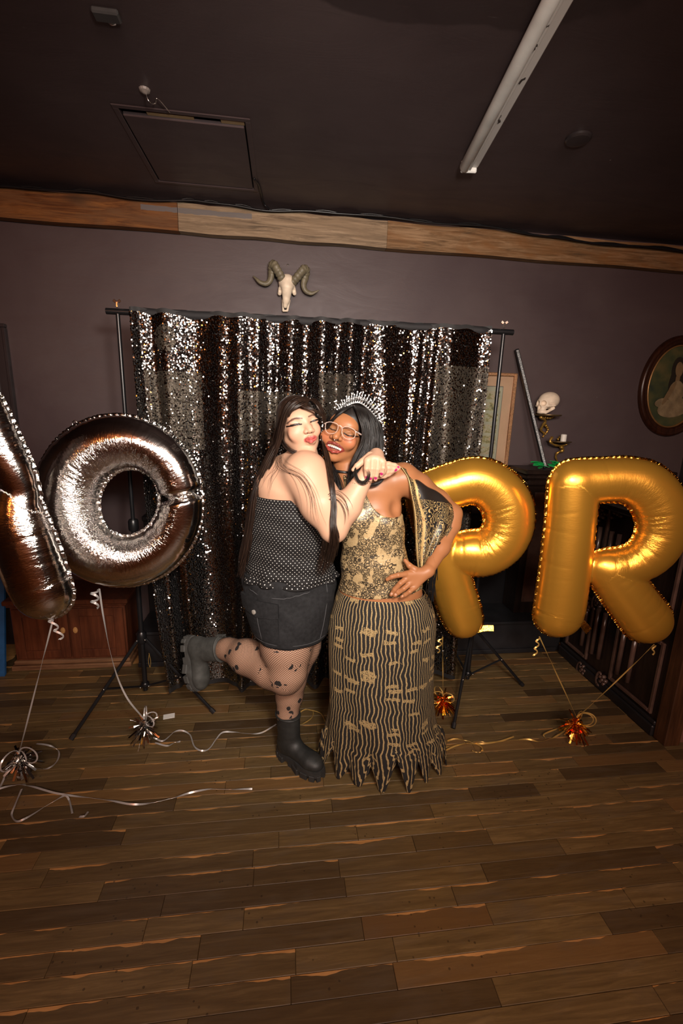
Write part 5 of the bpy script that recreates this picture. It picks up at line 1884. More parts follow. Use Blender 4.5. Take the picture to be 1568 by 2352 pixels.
net = t.math('MAXIMUM', netline(t.math('ADD', u_, t.math('MULTIPLY', v_, 0.8))), netline(t.math('SUBTRACT', t.math('MULTIPLY', v_, 0.8), u_)))
vc = t.n('ShaderNodeCombineXYZ', {0: u_, 1: v_})
fl_ = t.n('ShaderNodeTexVoronoi', {'Vector': t.n('ShaderNodeVectorMath', {0: vc, 1: t.n('ShaderNodeVectorMath', {0: t.n('ShaderNodeTexNoise', {'Vector': vc, 'Scale': 40.0}).outputs['Color'], 1: (0.018, 0.018, 0.018)}, operation='MULTIPLY').outputs[0]}, operation='ADD').outputs[0], 'Scale': 34.0})
petal = t.math('LESS_THAN', fl_.outputs['Distance'], 0.38)
zone = t.math('GREATER_THAN', t.noise(vc, 13, 2, 0.5), 0.54)
lace = t.math('MULTIPLY', petal, zone)
t.b(color=(0.012, 0.010, 0.010), rough=0.7, alpha=t.math('MAXIMUM', net, t.math('MULTIPLY', lace, 0.92)))
mk('fishnet_tights', (vs, fs), t.m, pA, smooth=True, attrs={'u': ua, 'v': va}, label='black fishnet tights with lace flowers')

# strapless polka-dot top with a ruffled hem
t = NT('polka_dot_cloth')
u_, v_ = t.attr('u').outputs['Fac'], t.attr('v').outputs['Fac']
s_d = 0.0145
vrow = t.math('MULTIPLY', v_, 1 / (s_d * 0.62))
rowi = t.math('FLOOR', vrow)
uu_ = t.math('ADD', t.math('MULTIPLY', u_, 1 / s_d), t.math('MULTIPLY', t.math('MODULO', rowi, 2.0), 0.5))
fu = t.math('SUBTRACT', t.math('FRACT', uu_), 0.5)
fv = t.math('MULTIPLY', t.math('SUBTRACT', t.math('FRACT', vrow), 0.5), 0.62)
dd = t.math('SQRT', t.math('ADD', t.math('MULTIPLY', fu, fu), t.math('MULTIPLY', fv, fv)))
dot = t.math('LESS_THAN', dd, 0.100)
t.b(color=t.mix(dot, (0.011, 0.010, 0.010), (0.75, 0.72, 0.67)), rough=0.75, spec=0.2, normal=t.bump(t.noise(t.pos(), 35, 3), 0.25, 0.01))
rufm = lambda a, q: (0.006 * math.sin(a * 5 + q * 7) * 0.6 + 0.0035 * math.sin(q * 34 + 2.2 * math.sin(a * 2))) * min(1, q * 4) + (max(0, q - 0.60) / 0.40) ** 1.5 * (0.009 + 0.010 * math.sin(a * 9 + 1.5 * math.sin(a * 3)))
geo, at_ = loft([(668, 1136, 1.752, 81, 0.116), (668, 1180, 1.76, 85, 0.122), (667, 1250, 1.775, 91, 0.130), (665, 1300, 1.782, 98, 0.138), (664, 1322, 1.786, 103, 0.146)], 200, 64, rufm)
top_ = thick(mk('strapless_top', geo, t.m, pA, smooth=True, attrs=at_, label='black strapless top with white polka dots'), 0.003)

# denim skirt
M_denim = plain('black_denim', (0.014, 0.014, 0.015), 0.8, nscale=70, var=0.3, bump=0.15, spec=0.2)
M_stitch = plain('grey_stitch', (0.05, 0.05, 0.053), 0.7)
wr_ = lambda a, q: 0.003 * math.sin(a * 4 + q * 9) + 0.002 * math.sin(a * 9 - q * 17)
SK = [(663, 1306, 1.787, 101, 0.142), (664, 1345, 1.785, 105, 0.150), (665, 1395, 1.78, 97, 0.156), (667, 1450, 1.77, 80, 0.152)]
geo, at_ = loft(SK, 120, 34, wr_)
skA = thick(mk('denim_skirt', geo, M_denim, pA, smooth=True), 0.004)


def onskirt(secs, a, q, out=0.004):
    C_ = spline([P(*s_[:3]) for s_ in secs], 60)
    R_ = spline([(s_[3] * ppm(P(*s_[:3])), s_[4], 0) for s_ in secs], 60)
    i = int(q * 59)
    n_ = U * math.cos(a) + V * math.sin(a)
    return C_[i] + U * R_[i, 0] * math.cos(a) + V * R_[i, 1] * math.sin(a) + n_ * out


def patch_on(secs, a0_, a1_, q0, q1, th, na=8, nq=8, drop=0.0, low=None):
    vs, fs = [], []
    for lay in (0.004, 0.004 + th):
        for i in range(na + 1):
            for j in range(nq + 1):
                qq = q0 + (q1 - q0) * j / nq
                if low is not None and j == nq:
                    qq += low(i / na)
                vs.append(onskirt(secs, a0_ + (a1_ - a0_) * i / na, min(max(qq, 0), 1) + drop * i / na, lay))
    n = (na + 1) * (nq + 1)
    for i in range(na):
        for j in range(nq):
            a = i * (nq + 1) + j
            fs.append((a + n, a + nq + 1 + n, a + nq + 2 + n, a + 1 + n))
    bd = [i * (nq + 1) for i in range(na + 1)] + [na * (nq + 1) + j for j in range(1, nq + 1)] + [i * (nq + 1) + nq for i in range(na - 1, -1, -1)] + [j for j in range(nq - 1, 0, -1)]
    for a, b_ in zip(bd, bd[1:] + bd[:1]):
        fs.append((a, b_, b_ + n, a + n))
    return np.array(vs), fs


a_l, a_r = math.radians(205), math.radians(262)
pk_ = mk('cargo_pocket', patch_on(SK, a_l, a_r, 0.50, 0.93, 0.005), M_denim, skA, smooth=True, auto=30)
fl2 = mk('pocket_flap', patch_on(SK, a_l - 0.03, a_r + 0.02, 0.36, 0.56, 0.011, 8, 6, 0.03, lambda q: 0.05 * (1 - abs(2 * q - 1))), M_denim, skA, smooth=True, auto=30)
bc = onskirt(SK, (a_l + a_r) / 2 - 0.02, 0.545, 0.018)
bn = U * math.cos((a_l + a_r) / 2) + V * math.sin((a_l + a_r) / 2)
bx_ = np.cross(Z, bn)
mk('button', MB().lathe([(0.0095, -0.003), (0.0095, 0.002), (0.007, 0.0035), (0.001, 0.003)], bc, 16, np.array([bx_, Z, bn])).geo(), plain('silver_button', (0.62, 0.58, 0.52), 0.35, 0.6), fl2, smooth=True, auto=40)
for q0 in (0.22,):
    mk('seam', MB().tube([onskirt(SK, a, q0 + 0.10 * math.sin((a - math.radians(215)) * 2.2), 0.005) for a in np.linspace(math.radians(222), math.radians(300), 24)], 0.0016, 5).geo(), M_stitch, skA, smooth=True)
mk('seam', MB().tube([onskirt(SK, a, 0.955, 0.0045) for a in np.linspace(math.radians(180), math.radians(360), 34)], 0.0014, 5).geo(), M_stitch, skA, smooth=True)
mk('seam', MB().tube([onskirt(SK, math.radians(234) , q, 0.0095) for q in np.linspace(0.56, 0.92, 10)], 0.0014, 5).geo(), M_stitch, skA, smooth=True)
mk('seam', MB().tube([onskirt(SK, math.radians(326), q, 0.0045) for q in np.linspace(0.05, 0.98, 20)], 0.0018, 5).geo(), M_stitch, skA, smooth=True)

# boots
M_boot = plain('black_boot_leather', (0.018, 0.019, 0.018), 0.55, nscale=40, var=0.25, bump=0.2)
M_boot2 = plain('grey_boot_leather', (0.050, 0.052, 0.048), 0.65, nscale=40, var=0.25, bump=0.2)  # paler boot leather, raised boot only
M_sole = plain('black_rubber', (0.024, 0.024, 0.023), 0.65, nscale=30, var=0.2)
M_sole2 = plain('grey_rubber', (0.062, 0.063, 0.059), 0.7, nscale=30, var=0.2)  # paler rubber for the raised boot's sole
st0 = P(661, 1640, 1.81)
toe_st = np.array((0.72, -0.70, 0.0))
o_st = np.array((st0[0], st0[1], 0.0)) + toe_st * 0.028
make_boot(o_st, Z * 1.0, toe_st, st0[2] + 0.005, M_boot, M_sole, pA, 'black chunky boot planted on the floor')
upb = P(524, 1491, 1.88) - P(436, 1488, 1.995)
upb /= np.linalg.norm(upb)
toe_rb = -Z * 0.98 + U * 0.10 - V * 0.15
o_rb = P(512, 1490, 1.89) - upb * 0.235 + toe_rb * 0.028
make_boot(o_rb, upb, toe_rb, 0.235, M_boot2, M_sole2, pA, 'grey-black boot kicked up behind her')

# hair: cap and long locks
M_hA = hair_mat('dark_brown_hair', (0.010, 0.0055, 0.004), (0.036, 0.019, 0.012))
fd = Field(HA.o - 0.17, HA.o + 0.17, 0.004)
fd.ell(HA.w(0, 0.029, -0.020), np.array((0.073, 0.081, 0.083)), HA.ax)
fd.ell(HA.w(-0.012, -0.035, -0.045), np.array((0.066, 0.085, 0.050)), HA.ax, 0.03)
fd.ell(HA.w(0.004, -0.035, 0.085), np.array((0.066, 0.089, 0.090)), HA.ax, 0.012, 'c')
vs, fs = fd.mesh()
parts = [(vs, fs)]
D0 = 1.69
part_ = (712, 918, 1.700)
back_ = (700, 912, 1.76)
# over the cap, from the parting down the near side and round the back of the head
parts.append(strands([[part_, (690, 922, 1.665), (672, 935, 1.650), (660, 954, 1.652), (652, 984, 1.665), (644, 1016, 1.68), (626, 1064, 1.69), (604, 1108, 1.695), (588, 1160, 1.70)], [part_, (684, 918, 1.675), (662, 935, 1.668), (650, 962, 1.672), (640, 1008, 1.69), (620, 1066, 1.71), (598, 1112, 1.72), (582, 1165, 1.73)], [(708, 915, 1.72), (678, 914, 1.70), (655, 935, 1.69), (643, 970, 1.70), (634, 1018, 1.715), (615, 1068, 1.72), (594, 1112, 1.73), (578, 1170, 1.74)], [back_, (672, 915, 1.74), (648, 940, 1.73), (638, 980, 1.74), (628, 1026, 1.745), (608, 1074, 1.75), (588, 1122, 1.76), (576, 1170, 1.77)], [back_, (670, 916, 1.79), (646, 942, 1.79), (636, 985, 1.79), (622, 1034, 1.785), (602, 1082, 1.78), (586, 1128, 1.78), (574, 1180, 1.78)], [back_, (664, 914, 1.81), (641, 940, 1.81), (633, 985, 1.81), (618, 1036, 1.80), (598, 1086, 1.79), (584, 1130, 1.79), (574, 1185, 1.79)]], 860, 0.0015, 0.0018, 28, 3, flat=0.4))
parts.append(strands([[part_, (722, 926, 1.672), (733, 942, 1.670), (740, 958, 1.68), (744, 980, 1.70), (746, 1010, 1.72)], [part_, (728, 922, 1.70), (740, 942, 1.70), (746, 965, 1.715), (749, 1000, 1.74)], [part_, (726, 920, 1.73), (741, 942, 1.74), (748, 970, 1.75), (750, 1000, 1.77)]], 180, 0.0018, 0.0014, 16, 4, flat=0.35))
# swept fringe along the hairline
parts.append(strands([[(710, 920, 1.682), (694, 925, 1.662), (678, 933, 1.652), (666, 945, 1.650), (659, 962, 1.655)], [(711, 920, 1.680), (698, 929, 1.655), (682, 937, 1.648), (670, 944, 1.648), (660, 960, 1.655)]], 90, 0.0016, 0.0012, 14, 5, flat=0.35))
parts.append(strands([[(706, 922, 1.672), (706, 931, 1.655), (716, 938, 1.652), (731, 946, 1.662), (741, 958, 1.680)], [(690, 926, 1.662), (694, 934, 1.650), (710, 939, 1.648), (728, 947, 1.658), (740, 960, 1.680)]], 110, 0.0016, 0.0012, 14, 11, flat=0.35))
# down the back, to the left of the figure
parts.append(strands([[(652, 960, 1.70), (640, 1015, 1.70), (614, 1070, 1.69), (592, 1130, 1.69), (578, 1210, 1.69), (564, 1280, 1.69), (548, 1335, 1.69)], [(645, 965, 1.74), (632, 1020, 1.75), (602, 1080, 1.76), (580, 1150, 1.77), (568, 1220, 1.77), (556, 1285, 1.76), (556, 1340, 1.74)], [(640, 975, 1.78), (622, 1030, 1.80), (596, 1090, 1.82), (578, 1160, 1.83), (572, 1230, 1.82), (566, 1300, 1.80), (560, 1345, 1.78)]], 210, 0.0021, 0.0055, 24, 6, wav=0.007))
# between the two women, falling over the near arm
parts.append(strands([[(738, 1000, 1.72), (748, 1050, 1.66), (757, 1100, 1.575), (763, 1150, 1.545), (762, 1195, 1.525), (764, 1228, 1.518), (760, 1262, 1.55), (750, 1312, 1.60)], [(744, 1010, 1.74), (758, 1060, 1.65), (765, 1110, 1.57), (770, 1160, 1.54), (769, 1200, 1.522), (774, 1230, 1.518), (770, 1262, 1.55), (762, 1300, 1.60)]], 190, 0.0014, 0.0034, 34, 7, wav=0.006, on=DMA))
parts.append(strands([[(752, 1125, 1.59), (768, 1112, 1.565), (790, 1118, 1.548), (808, 1138, 1.545), (818, 1165, 1.548)], [(758, 1150, 1.575), (774, 1150, 1.555), (788, 1166, 1.545), (795, 1190, 1.546), (792, 1215, 1.55)]], 8, 0.0007, 0.005, 40, 8, r_end=0.08, on=DMA, hug=True))
parts.append(strands([[(745, 1200, 1.56), (742, 1235, 1.57), (736, 1270, 1.61), (724, 1330, 1.62)], [(768, 1215, 1.55), (766, 1250, 1.56), (758, 1290, 1.60), (742, 1325, 1.62)]], 40, 0.0011, 0.006, 18, 12))
parts.append(strands([[(646, 1000, 1.70), (656, 1020, 1.69), (672, 1034, 1.68), (700, 1042, 1.68), (738, 1062, 1.66)], [(644, 1010, 1.71), (654, 1028, 1.70), (674, 1042, 1.69), (704, 1050, 1.69), (744, 1072, 1.66)]], 40, 0.0013, 0.002, 18, 14))  # locks round the neck, also standing in for the shadow under the jaw
# stray hairs across the shoulder and back
parts.append(strands([[(646, 1040, 1.63), (654, 1062, 1.605), (690, 1090, 1.59), (712, 1120, 1.575), (728, 1170, 1.565), (722, 1215, 1.56)], [(640, 1050, 1.635), (640, 1080, 1.62), (690, 1102, 1.60), (715, 1150, 1.58), (716, 1200, 1.565), (735, 1235, 1.555)]], 13, 0.00042, 0.012, 40, 9, r_end=0.2, on=DMA, hug=True))
parts.append(strands([[(632, 1052, 1.65), (615, 1080, 1.645), (620, 1110, 1.64), (612, 1140, 1.645)], [(650, 1045, 1.63), (640, 1078, 1.62), (610, 1098, 1.64), (602, 1130, 1.65)]], 9, 0.00042, 0.010, 30, 10, r_end=0.2, on=DMA, hug=True))
mk('hair', merge(parts), M_hA, pA, smooth=True)
# ------------------------------------------------------------------ woman on the right
SK_B = np.array((0.30, 0.122, 0.050))
HB = Head(797, 990, 1.745, -23, 17, 4, 1.02)
TORSO_B = [(878, 1420, 1.765, 106, 0.120), (872, 1360, 1.755, 92, 0.110), (858, 1290, 1.74, 70, 0.094), (856, 1220, 1.735, 66, 0.092), (854, 1165, 1.735, 64, 0.090), (852, 1125, 1.745, 58, 0.070)]


def torso_B(fd, o=0.0):
    for a, b_ in zip(TORSO_B[:-1], TORSO_B[1:]):
        pa, ra_ = S(*a[:4])
        pb, rb2 = S(*b_[:4])
        fd.slab(pa, pb, (ra_ + o, a[4] + o), (rb2 + o, b_[4] + o), U, 0.02)
    for x, y, d, r in ((822, 1195, 1.672, 30), (884, 1200, 1.680, 30)):
        p, r_ = S(x, y, d, r)
        fd.ell(p, (r_ + o, r_ * 0.85 + o, r_ * 0.9 + o), k=0.03)


ARM_B = [S(924, 1100, 1.755, 34), S(958, 1118, 1.77, 31), S(1005, 1152, 1.80, 26), S(1038, 1180, 1.81, 21), S(1034, 1205, 1.79, 21), S(1012, 1258, 1.72, 19), S(985, 1308, 1.64, 13.5)]


def hand_B(fd):
    wr = P(982, 1312, 1.635)
    KN = [(930, 1319), (932, 1330), (940, 1341), (950, 1350)]
    for x, y in KN:
        fd.cone(wr, P(x, y, 1.608), 0.019, 0.0128, 0.012)
    for (x, y), pts_, r0 in zip(KN, ([(914, 1321), (899, 1325), (889, 1331)], [(919, 1340), (906, 1354), (898, 1366)], [(927, 1352), (914, 1361), (907, 1368)], [(940, 1359), (930, 1366), (922, 1371)]), (0.0108, 0.0112, 0.0108, 0.0098)):
        dz = (0.0, 0.0, 0.003, 0.006)
        pp = [P(x, y, 1.604)] + [P(a, b_, 1.592 + 0.003 * i) for i, (a, b_) in enumerate(pts_)]
        fd.chain(pp, [r0, r0 * 0.92, r0 * 0.85, r0 * 0.66], 0.0025)
    fd.chain([P(968, 1316, 1.63), P(952, 1308, 1.62), P(940, 1299, 1.62), P(930, 1287, 1.63)], [0.014, 0.0125, 0.0105, 0.007], 0.005)


def face_B(fd):
    H = HB
    base_head(fd, H)
    fd.chain([H.px(779, 988, 0.080), H.px(774, 996, 0.092), H.px(771, 1003, 0.100)], [0.0085, 0.0095, 0.0125], 0.012)
    for x, y in ((763, 1003), (780, 1008)):
        fd.ell(H.px(x, y, 0.086), (0.0095, 0.0080, 0.010), H.ax, 0.005)
    for x, y in ((765.5, 1007), (775.5, 1010)):
        fd.ell(H.px(x, y, 0.098), (0.0030, 0.0022, 0.005), H.ax, 0.003, 'c')
    for x, y in ((764, 983), (802, 996)):
        fd.ell(H.px(x, y, 0.094), (0.018, 0.010, 0.014), H.ax, 0.014, 'c')
        fd.ell(H.px(x, y + 2, 0.066), (0.0150, 0.011, 0.0125), H.ax, 0.005)
    for x, y in ((802, 1016), (748, 1004)):     # smiling cheeks
        fd.ell(H.px(x, y, 0.058), (0.018, 0.015, 0.014), H.ax, 0.028)
    fd.ell(H.px(767, 1028, 0.064), (0.028, 0.020, 0.020), H.ax, 0.016)
    fd.ell(H.px(767.5, 1027.5, 0.096), (0.0225, 0.0072, 0.016), np.array([H.x * math.cos(-0.02) + H.u * math.sin(-0.02), H.u, H.f]), 0.003, 'c')
    fd.chain([H.px(749, 1021.5, 0.078), H.px(756, 1016, 0.086), H.px(766, 1017, 0.090), H.px(776, 1022, 0.087), H.px(785, 1033.5, 0.076)], [0.0026, 0.0050, 0.0048, 0.0050, 0.0026], 0.004)
    fd.chain([H.px(749, 1024, 0.078), H.px(755, 1032, 0.084), H.px(764, 1037.5, 0.088), H.px(775, 1038.5, 0.084), H.px(785, 1034, 0.076)], [0.0026, 0.0048, 0.0058, 0.0048, 0.0026], 0.004)


def body_B(fd):
    torso_B(fd)
    for a, b_, r1, r2 in ((P(800, 1105, 1.755), P(792, 1050, 1.755), 0.054, 0.047), (P(810, 1115, 1.75), P(925, 1098, 1.755), 0.060, 0.058)):
        fd.cone(a, b_, r1, r2, 0.035)
    for (a, ra_), (b_, rb2) in zip(ARM_B[:-1], ARM_B[1:]):
        fd.cone(a, b_, ra_, rb2, 0.022)
    # other arm, reaching behind the first woman's back
    fd.chain([P(808, 1120, 1.80), P(745, 1170, 1.93), P(742, 1176, 1.935), P(690, 1230, 1.975), P(672, 1242, 1.975)], [0.055, 0.042, 0.042, 0.028, 0.024], 0.02)
    for k in range(4):
        fd.chain([P(676, 1240 + k * 6, 1.975), P(656, 1242 + k * 8, 1.97), P(640, 1244 + k * 9, 1.955)], [0.012, 0.010, 0.007], 0.004)
    fd.chain([P(678, 1234, 1.97), P(668, 1222, 1.96), P(660, 1214, 1.95)], [0.012, 0.010, 0.008], 0.004)
    # hollow of the raised arm
    fd.ell(P(912, 1168, 1.66), (0.022, 0.03, 0.028), k=0.025, mode='c')
    for hx in (845, 905):
        fd.chain([P(hx, 1440, 1.77), P(hx + 2, 1580, 1.80), P(hx + 4, 1740, 1.82), P(hx + 2, 1770, 1.80)], [0.085, 0.058, 0.04, 0.035], 0.03)
    hand_B(fd)
    face_B(fd)


pts_b = [P(640, 1240, 2.0), P(1066, 1180, 1.85), P(1066, 1180, 1.55), P(800, 920, 1.8), P(800, 1780, 1.62), P(920, 1780, 1.95), P(1000, 1400, 1.9), P(740, 1400, 1.6)]
lo_B = np.min(pts_b, 0) - 0.05
hi_B = np.max(pts_b, 0) + 0.06
lo_B[2] = 0.03
bhB = (HB.o - np.array((0.105, 0.115, 0.125)), HB.o + np.array((0.105, 0.115, 0.14)), 0.0011)
h0_, h1_ = P(880, 1380, 1.56), P(990, 1278, 1.66)
bdB = (np.minimum(h0_, h1_) - 0.006, np.maximum(h0_, h1_) + 0.006, 0.0017)
vs, fs = multires(body_B, lo_B, hi_B, 0.006, [bhB, bdB])
L = HB.loc(vs)
col = np.tile(SK_B, (len(vs), 1))
onh = (np.abs(L) < 0.16).all(1)
sub = col.copy()
PB = lambda pts, zf, r, c, soft=0.0012, op=1.0: brush(col, L, HB, pts, zf, r, c, soft, 0.03, op)
PB([(803, 1014)], 0.07, 0.018, (0.46, 0.14, 0.075), 0.03, 0.6)
PB([(750, 1003)], 0.07, 0.016, (0.42, 0.13, 0.07), 0.03, 0.5)
PB([(754, 975), (762, 972), (773, 978)], 0.080, 0.0028, (0.06, 0.025, 0.012), 0.002, 0.7)
PB([(789, 983), (800, 983), (813, 990)], 0.080, 0.0028, (0.06, 0.025, 0.012), 0.002, 0.7)
PB([(755, 982), (762, 986.5), (771, 988.5)], 0.078, 0.0022, (0.01, 0.006, 0.005), 0.0012)
PB([(790, 995), (799, 1000.5), (811, 1002)], 0.078, 0.0024, (0.01, 0.006, 0.005), 0.0012)
PB([(756, 979), (764, 983), (771, 985)], 0.078, 0.0036, (0.22, 0.12, 0.055), 0.004, 0.6)
PB([(792, 991), (801, 996), (810, 998)], 0.078, 0.0036, (0.24, 0.13, 0.06), 0.004, 0.6)
q_in = np.array([H_.tolist() for H_ in [HB.l2(x, y, 0.085)[:2] for x, y in ((755, 1025), (767, 1028), (780, 1033))]])
PB([(755, 1025), (767, 1028), (780, 1033)], 0.085, 0.0065, (0.085, 0.012, 0.012), 0.002)
lipc = (0.16, 0.028, 0.022)
PB([(750, 1021), (756, 1016), (766, 1017), (776, 1022), (783, 1031)], 0.086, 0.0050, lipc, 0.0015)
PB([(750, 1025), (755, 1032), (764, 1037.5), (775, 1038), (783, 1034)], 0.086, 0.0054, (0.22, 0.036, 0.026), 0.0015)
PB([(765.5, 1007)], 0.094, 0.0024, (0.05, 0.015, 0.01), 0.0015)
PB([(775.5, 1010)], 0.094, 0.0024, (0.05, 0.015, 0.01), 0.0015)
col = np.where(onh[:, None], col, sub)
nails(col, vs, [P(890, 1330, 1.585), P(898.5, 1364, 1.588), P(908, 1366, 1.588), P(923, 1369, 1.588)], 0.0052, (0.55, 0.30, 0.20))
foot_B = G(880, 1775)
pB = thing('person', 'woman with glasses and tiara in gold lace top and striped skirt, hand on hip', 'person', foot_B)
bodyB = mk('body', (vs, fs), skin_mat('brown_skin', 0.42), pB, smooth=True, attrs={'Col': col})

# teeth
tl = [HB.px(x, y, 0.0850 - 0.0005 * abs(i - 3.5) ** 1.6) for i, (x, y) in enumerate([(754.5, 1022), (758, 1023.2), (762, 1024.4), (766.5, 1026), (771, 1027.6), (775, 1029.4), (778.6, 1031), (781.6, 1032.6)])]
te = MB()
for i in range(len(tl)):
    d_ = (tl[min(i + 1, 7)] - tl[max(i - 1, 0)])
    d_ /= np.linalg.norm(d_)
    n_ = np.cross(d_, HB.u)
    n_ /= np.linalg.norm(n_)
    s_ = 0.0033 if i in (3, 4) else 0.0029 if i in (2, 5) else 0.0026
    te.obox(tl[i], (s_, 0.0038, 0.003), np.array([d_, np.cross(n_, d_), n_]), 0.0012)
mk('teeth', te.geo(), plain('tooth_enamel', (0.66, 0.60, 0.52), 0.25, nscale=5, var=0.02), pB, kind='stuff', label='white smiling teeth')
ring_c = HB.px(770.5, 1009.5, 0.106)
M_ring = plain('silver_ring', (0.8, 0.77, 0.72), 0.2, 1.0)
mk('nose_ring', MB().tube([ring_c + HB.x * 0.0052 * math.cos(a) + HB.u * 0.0052 * math.sin(a) for a in np.linspace(math.pi * 0.95, math.pi * 2.05, 12)], 0.0009, 5).geo(), M_ring, pB, smooth=True)
# choker
nk = P(789, 1080, 1.755)
mk('choker', MB().tube([nk + U * 0.0535 * math.cos(a) + V * 0.054 * math.sin(a) - Z * 0.010 * math.cos(a) * 0.5 for a in np.linspace(0, 2 * math.pi, 30)], 0.005, 6, cap=False).geo(), M_black, pB, smooth=True)

# glasses
t = NT('clear_acetate')
t.b(color=(0.85, 0.66, 0.58), rough=0.10, trans=0.4, ior=1.35, alpha=0.5)
M_frame = t.m
t = NT('lens_glass')
t.t.links.new(t.n('ShaderNodeMixShader', {0: t.math('MULTIPLY', t.n('ShaderNodeFresnel', {0: 1.5}).outputs[0], 0.9), 1: t.n('ShaderNodeBsdfTransparent').outputs[0], 2: t.n('ShaderNodeBsdfGlossy', {'Roughness': 0.05}).outputs[0]}).outputs[0], t.out.inputs[0])
M_lens = t.m
gl = mk('eyeglasses', MB().tube(spline([HB.px(776.5, 978, 0.108), HB.px(780.5, 977.5, 0.113), HB.px(785.5, 982, 0.108)], 8), 0.0023, 8).geo(), M_frame, pB, smooth=True, label='clear-framed eyeglasses')
for pts_ in ([(748, 971), (757, 969), (767, 971), (775, 975), (776, 983), (772, 992), (763, 996), (752, 994), (747, 985)], [(786, 983), (794, 979.5), (804, 982), (815, 989), (816, 998), (812, 1006), (802, 1008.5), (791, 1005), (785, 995)]):
    lp = np.array([HB.px(x, y, 0.106) for x, y in pts_])
    cl_ = spline(list(lp) + [lp[0]], 40)
    mk('rim', MB().tube(cl_, 0.0015, 8, cap=False).geo(), M_frame, gl, smooth=True)
    mk('lens', MB().prism(list(cl_[:-1]), HB.f * 0.0012).geo(), M_lens, gl)
mk('temple', MB().tube([HB.px(816, 991, 0.106), HB.px(822, 994, 0.100), HB.w(0.079, 0.0, -0.02)], 0.0028, 8).geo(), M_frame, gl, smooth=True)
mk('temple', MB().tube([HB.px(747, 973, 0.106), HB.px(745, 973, 0.096), HB.w(-0.079, 0.0, -0.02)], 0.0028, 8).geo(), M_frame, gl, smooth=True)
mk('hinge_stud', MB().ball(HB.px(820, 993, 0.107), 0.003, 8, 6).geo(), M_ring, gl, smooth=True)

# lace top
t = NT('gold_lace')
p = t.pos()
flat_ = t.n('ShaderNodeCombineXYZ', {0: t.n('ShaderNodeVectorMath', {0: p, 1: tuple(U)}, operation='DOT_PRODUCT').outputs['Value'], 1: t.n('ShaderNodeSeparateXYZ', {0: p}).outputs[2]})
wob = t.n('ShaderNodeVectorMath', {0: flat_, 1: t.n('ShaderNodeVectorMath', {0: t.n('ShaderNodeTexNoise', {'Vector': flat_, 'Scale': 55.0, 'Detail': 2.0}).outputs['Color'], 1: (0.012, 0.012, 0.0)}, operation='MULTIPLY').outputs[0]}, operation='ADD').outputs[0]
v1 = t.n('ShaderNodeTexVoronoi', {'Vector': wob, 'Scale': 40.0, 'Randomness': 0.8})
ringd = t.math('ABSOLUTE', t.math('SINE', t.math('MULTIPLY', v1.outputs['Distance'], 15.0)))
rings = t.math('LESS_THAN', ringd, 0.5)
v2 = t.n('ShaderNodeTexVoronoi', {'Vector': wob, 'Scale': 95.0}, feature='DISTANCE_TO_EDGE')
veins = t.math('LESS_THAN', v2.outputs['Distance'], 0.11)
zone = t.ramp(t.noise(t.scl(flat_, 1.6, 0.8, 1), 14, 2, 0.5), [(0.43, 0.0), (0.46, 1.0)])
z2 = t.ramp(t.noise(flat_, 22, 2, 0.5), [(0.55, 0.0), (0.58, 1.0)])
lace = t.math('MAXIMUM', t.math('MULTIPLY', rings, zone), t.math('MULTIPLY', veins, t.math('MAXIMUM', z2, t.math('MULTIPLY', zone, 0.8))))
weave = t.noise(t.scl(flat_, 300, 300, 1), 1, 2)
t.b(color=t.mix(t.math('MULTIPLY', lace, 0.93), t.ramp(weave, [(0.3, (0.36, 0.245, 0.115)), (0.7, (0.52, 0.38, 0.20))]), (0.014, 0.011, 0.009)), rough=0.42, metal=0.12, spec=0.5, normal=t.bump(t.math('ADD', lace, t.math('MULTIPLY', t.noise(t.scl(flat_, 8, 40, 1), 1.0, 3), 1.6)), 0.5, 0.003))
fd = Field(np.min([P(700, 1400, 1.9), P(1000, 1400, 1.5), P(780, 1080, 1.6)], 0) - 0.08, np.max([P(960, 1100, 1.95), P(1000, 1400, 1.95)], 0) + 0.05, 0.0045)
torso_B(fd, 0.0065)
fd.cone(P(818, 1180, 1.70), P(806, 1096, 1.70), 0.040, 0.030, 0.02)
q0, q1 = P(838, 1128, 1.66), P(926, 1190, 1.66)
dn_ = (q1 - q0) / np.linalg.norm(q1 - q0)
up_n = np.cross(dn_, V)
if up_n[2] < 0:
    up_n = -up_n
zt_u = P(884, 1182, 1.66)[2]
hemz = P(838, 1377, 1.642)[2]


def cut_top(x, y, z):
    a = (x - q0[0]) * up_n[0] + (y - q0[1]) * up_n[1] + (z - q0[2]) * up_n[2]
    uu = (x - q0[0]) * U[0] + (y - q0[1]) * U[1]
    vv = (x - q0[0]) * dn_[0] + (y - q0[1]) * dn_[1] + (z - q0[2]) * dn_[2]
    a = a + 0.035 * np.sin(np.clip(vv / np.linalg.norm(q1 - q0), 0, 1) * np.pi)
    hem_ = hemz - z + 0.10 * np.clip(uu - 0.03, 0, 1)
    return np.maximum(np.maximum(a, z - 1.46), hem_)


fd.cut(cut_top)
mk('lace_top', fd.mesh(), t.m, pB, smooth=True, auto=50, label='gold top covered in black floral lace')
tw = plain('black_trim', (0.02, 0.016, 0.013), 0.7)

# fishnet at the waist
ph_ = []
net_ = MB()
WB = [(874, 1342, 1.752, 86, 0.104), (876, 1362, 1.757, 93, 0.112)]


def onring(a, q, o):
    s_ = [WB[0][k] * (1 - q) + WB[1][k] * q for k in range(5)]
    c = P(*s_[:3])
    return c + U * (s_[3] * ppm(c) + o) * math.cos(a) + V * (s_[4] + o) * math.sin(a)


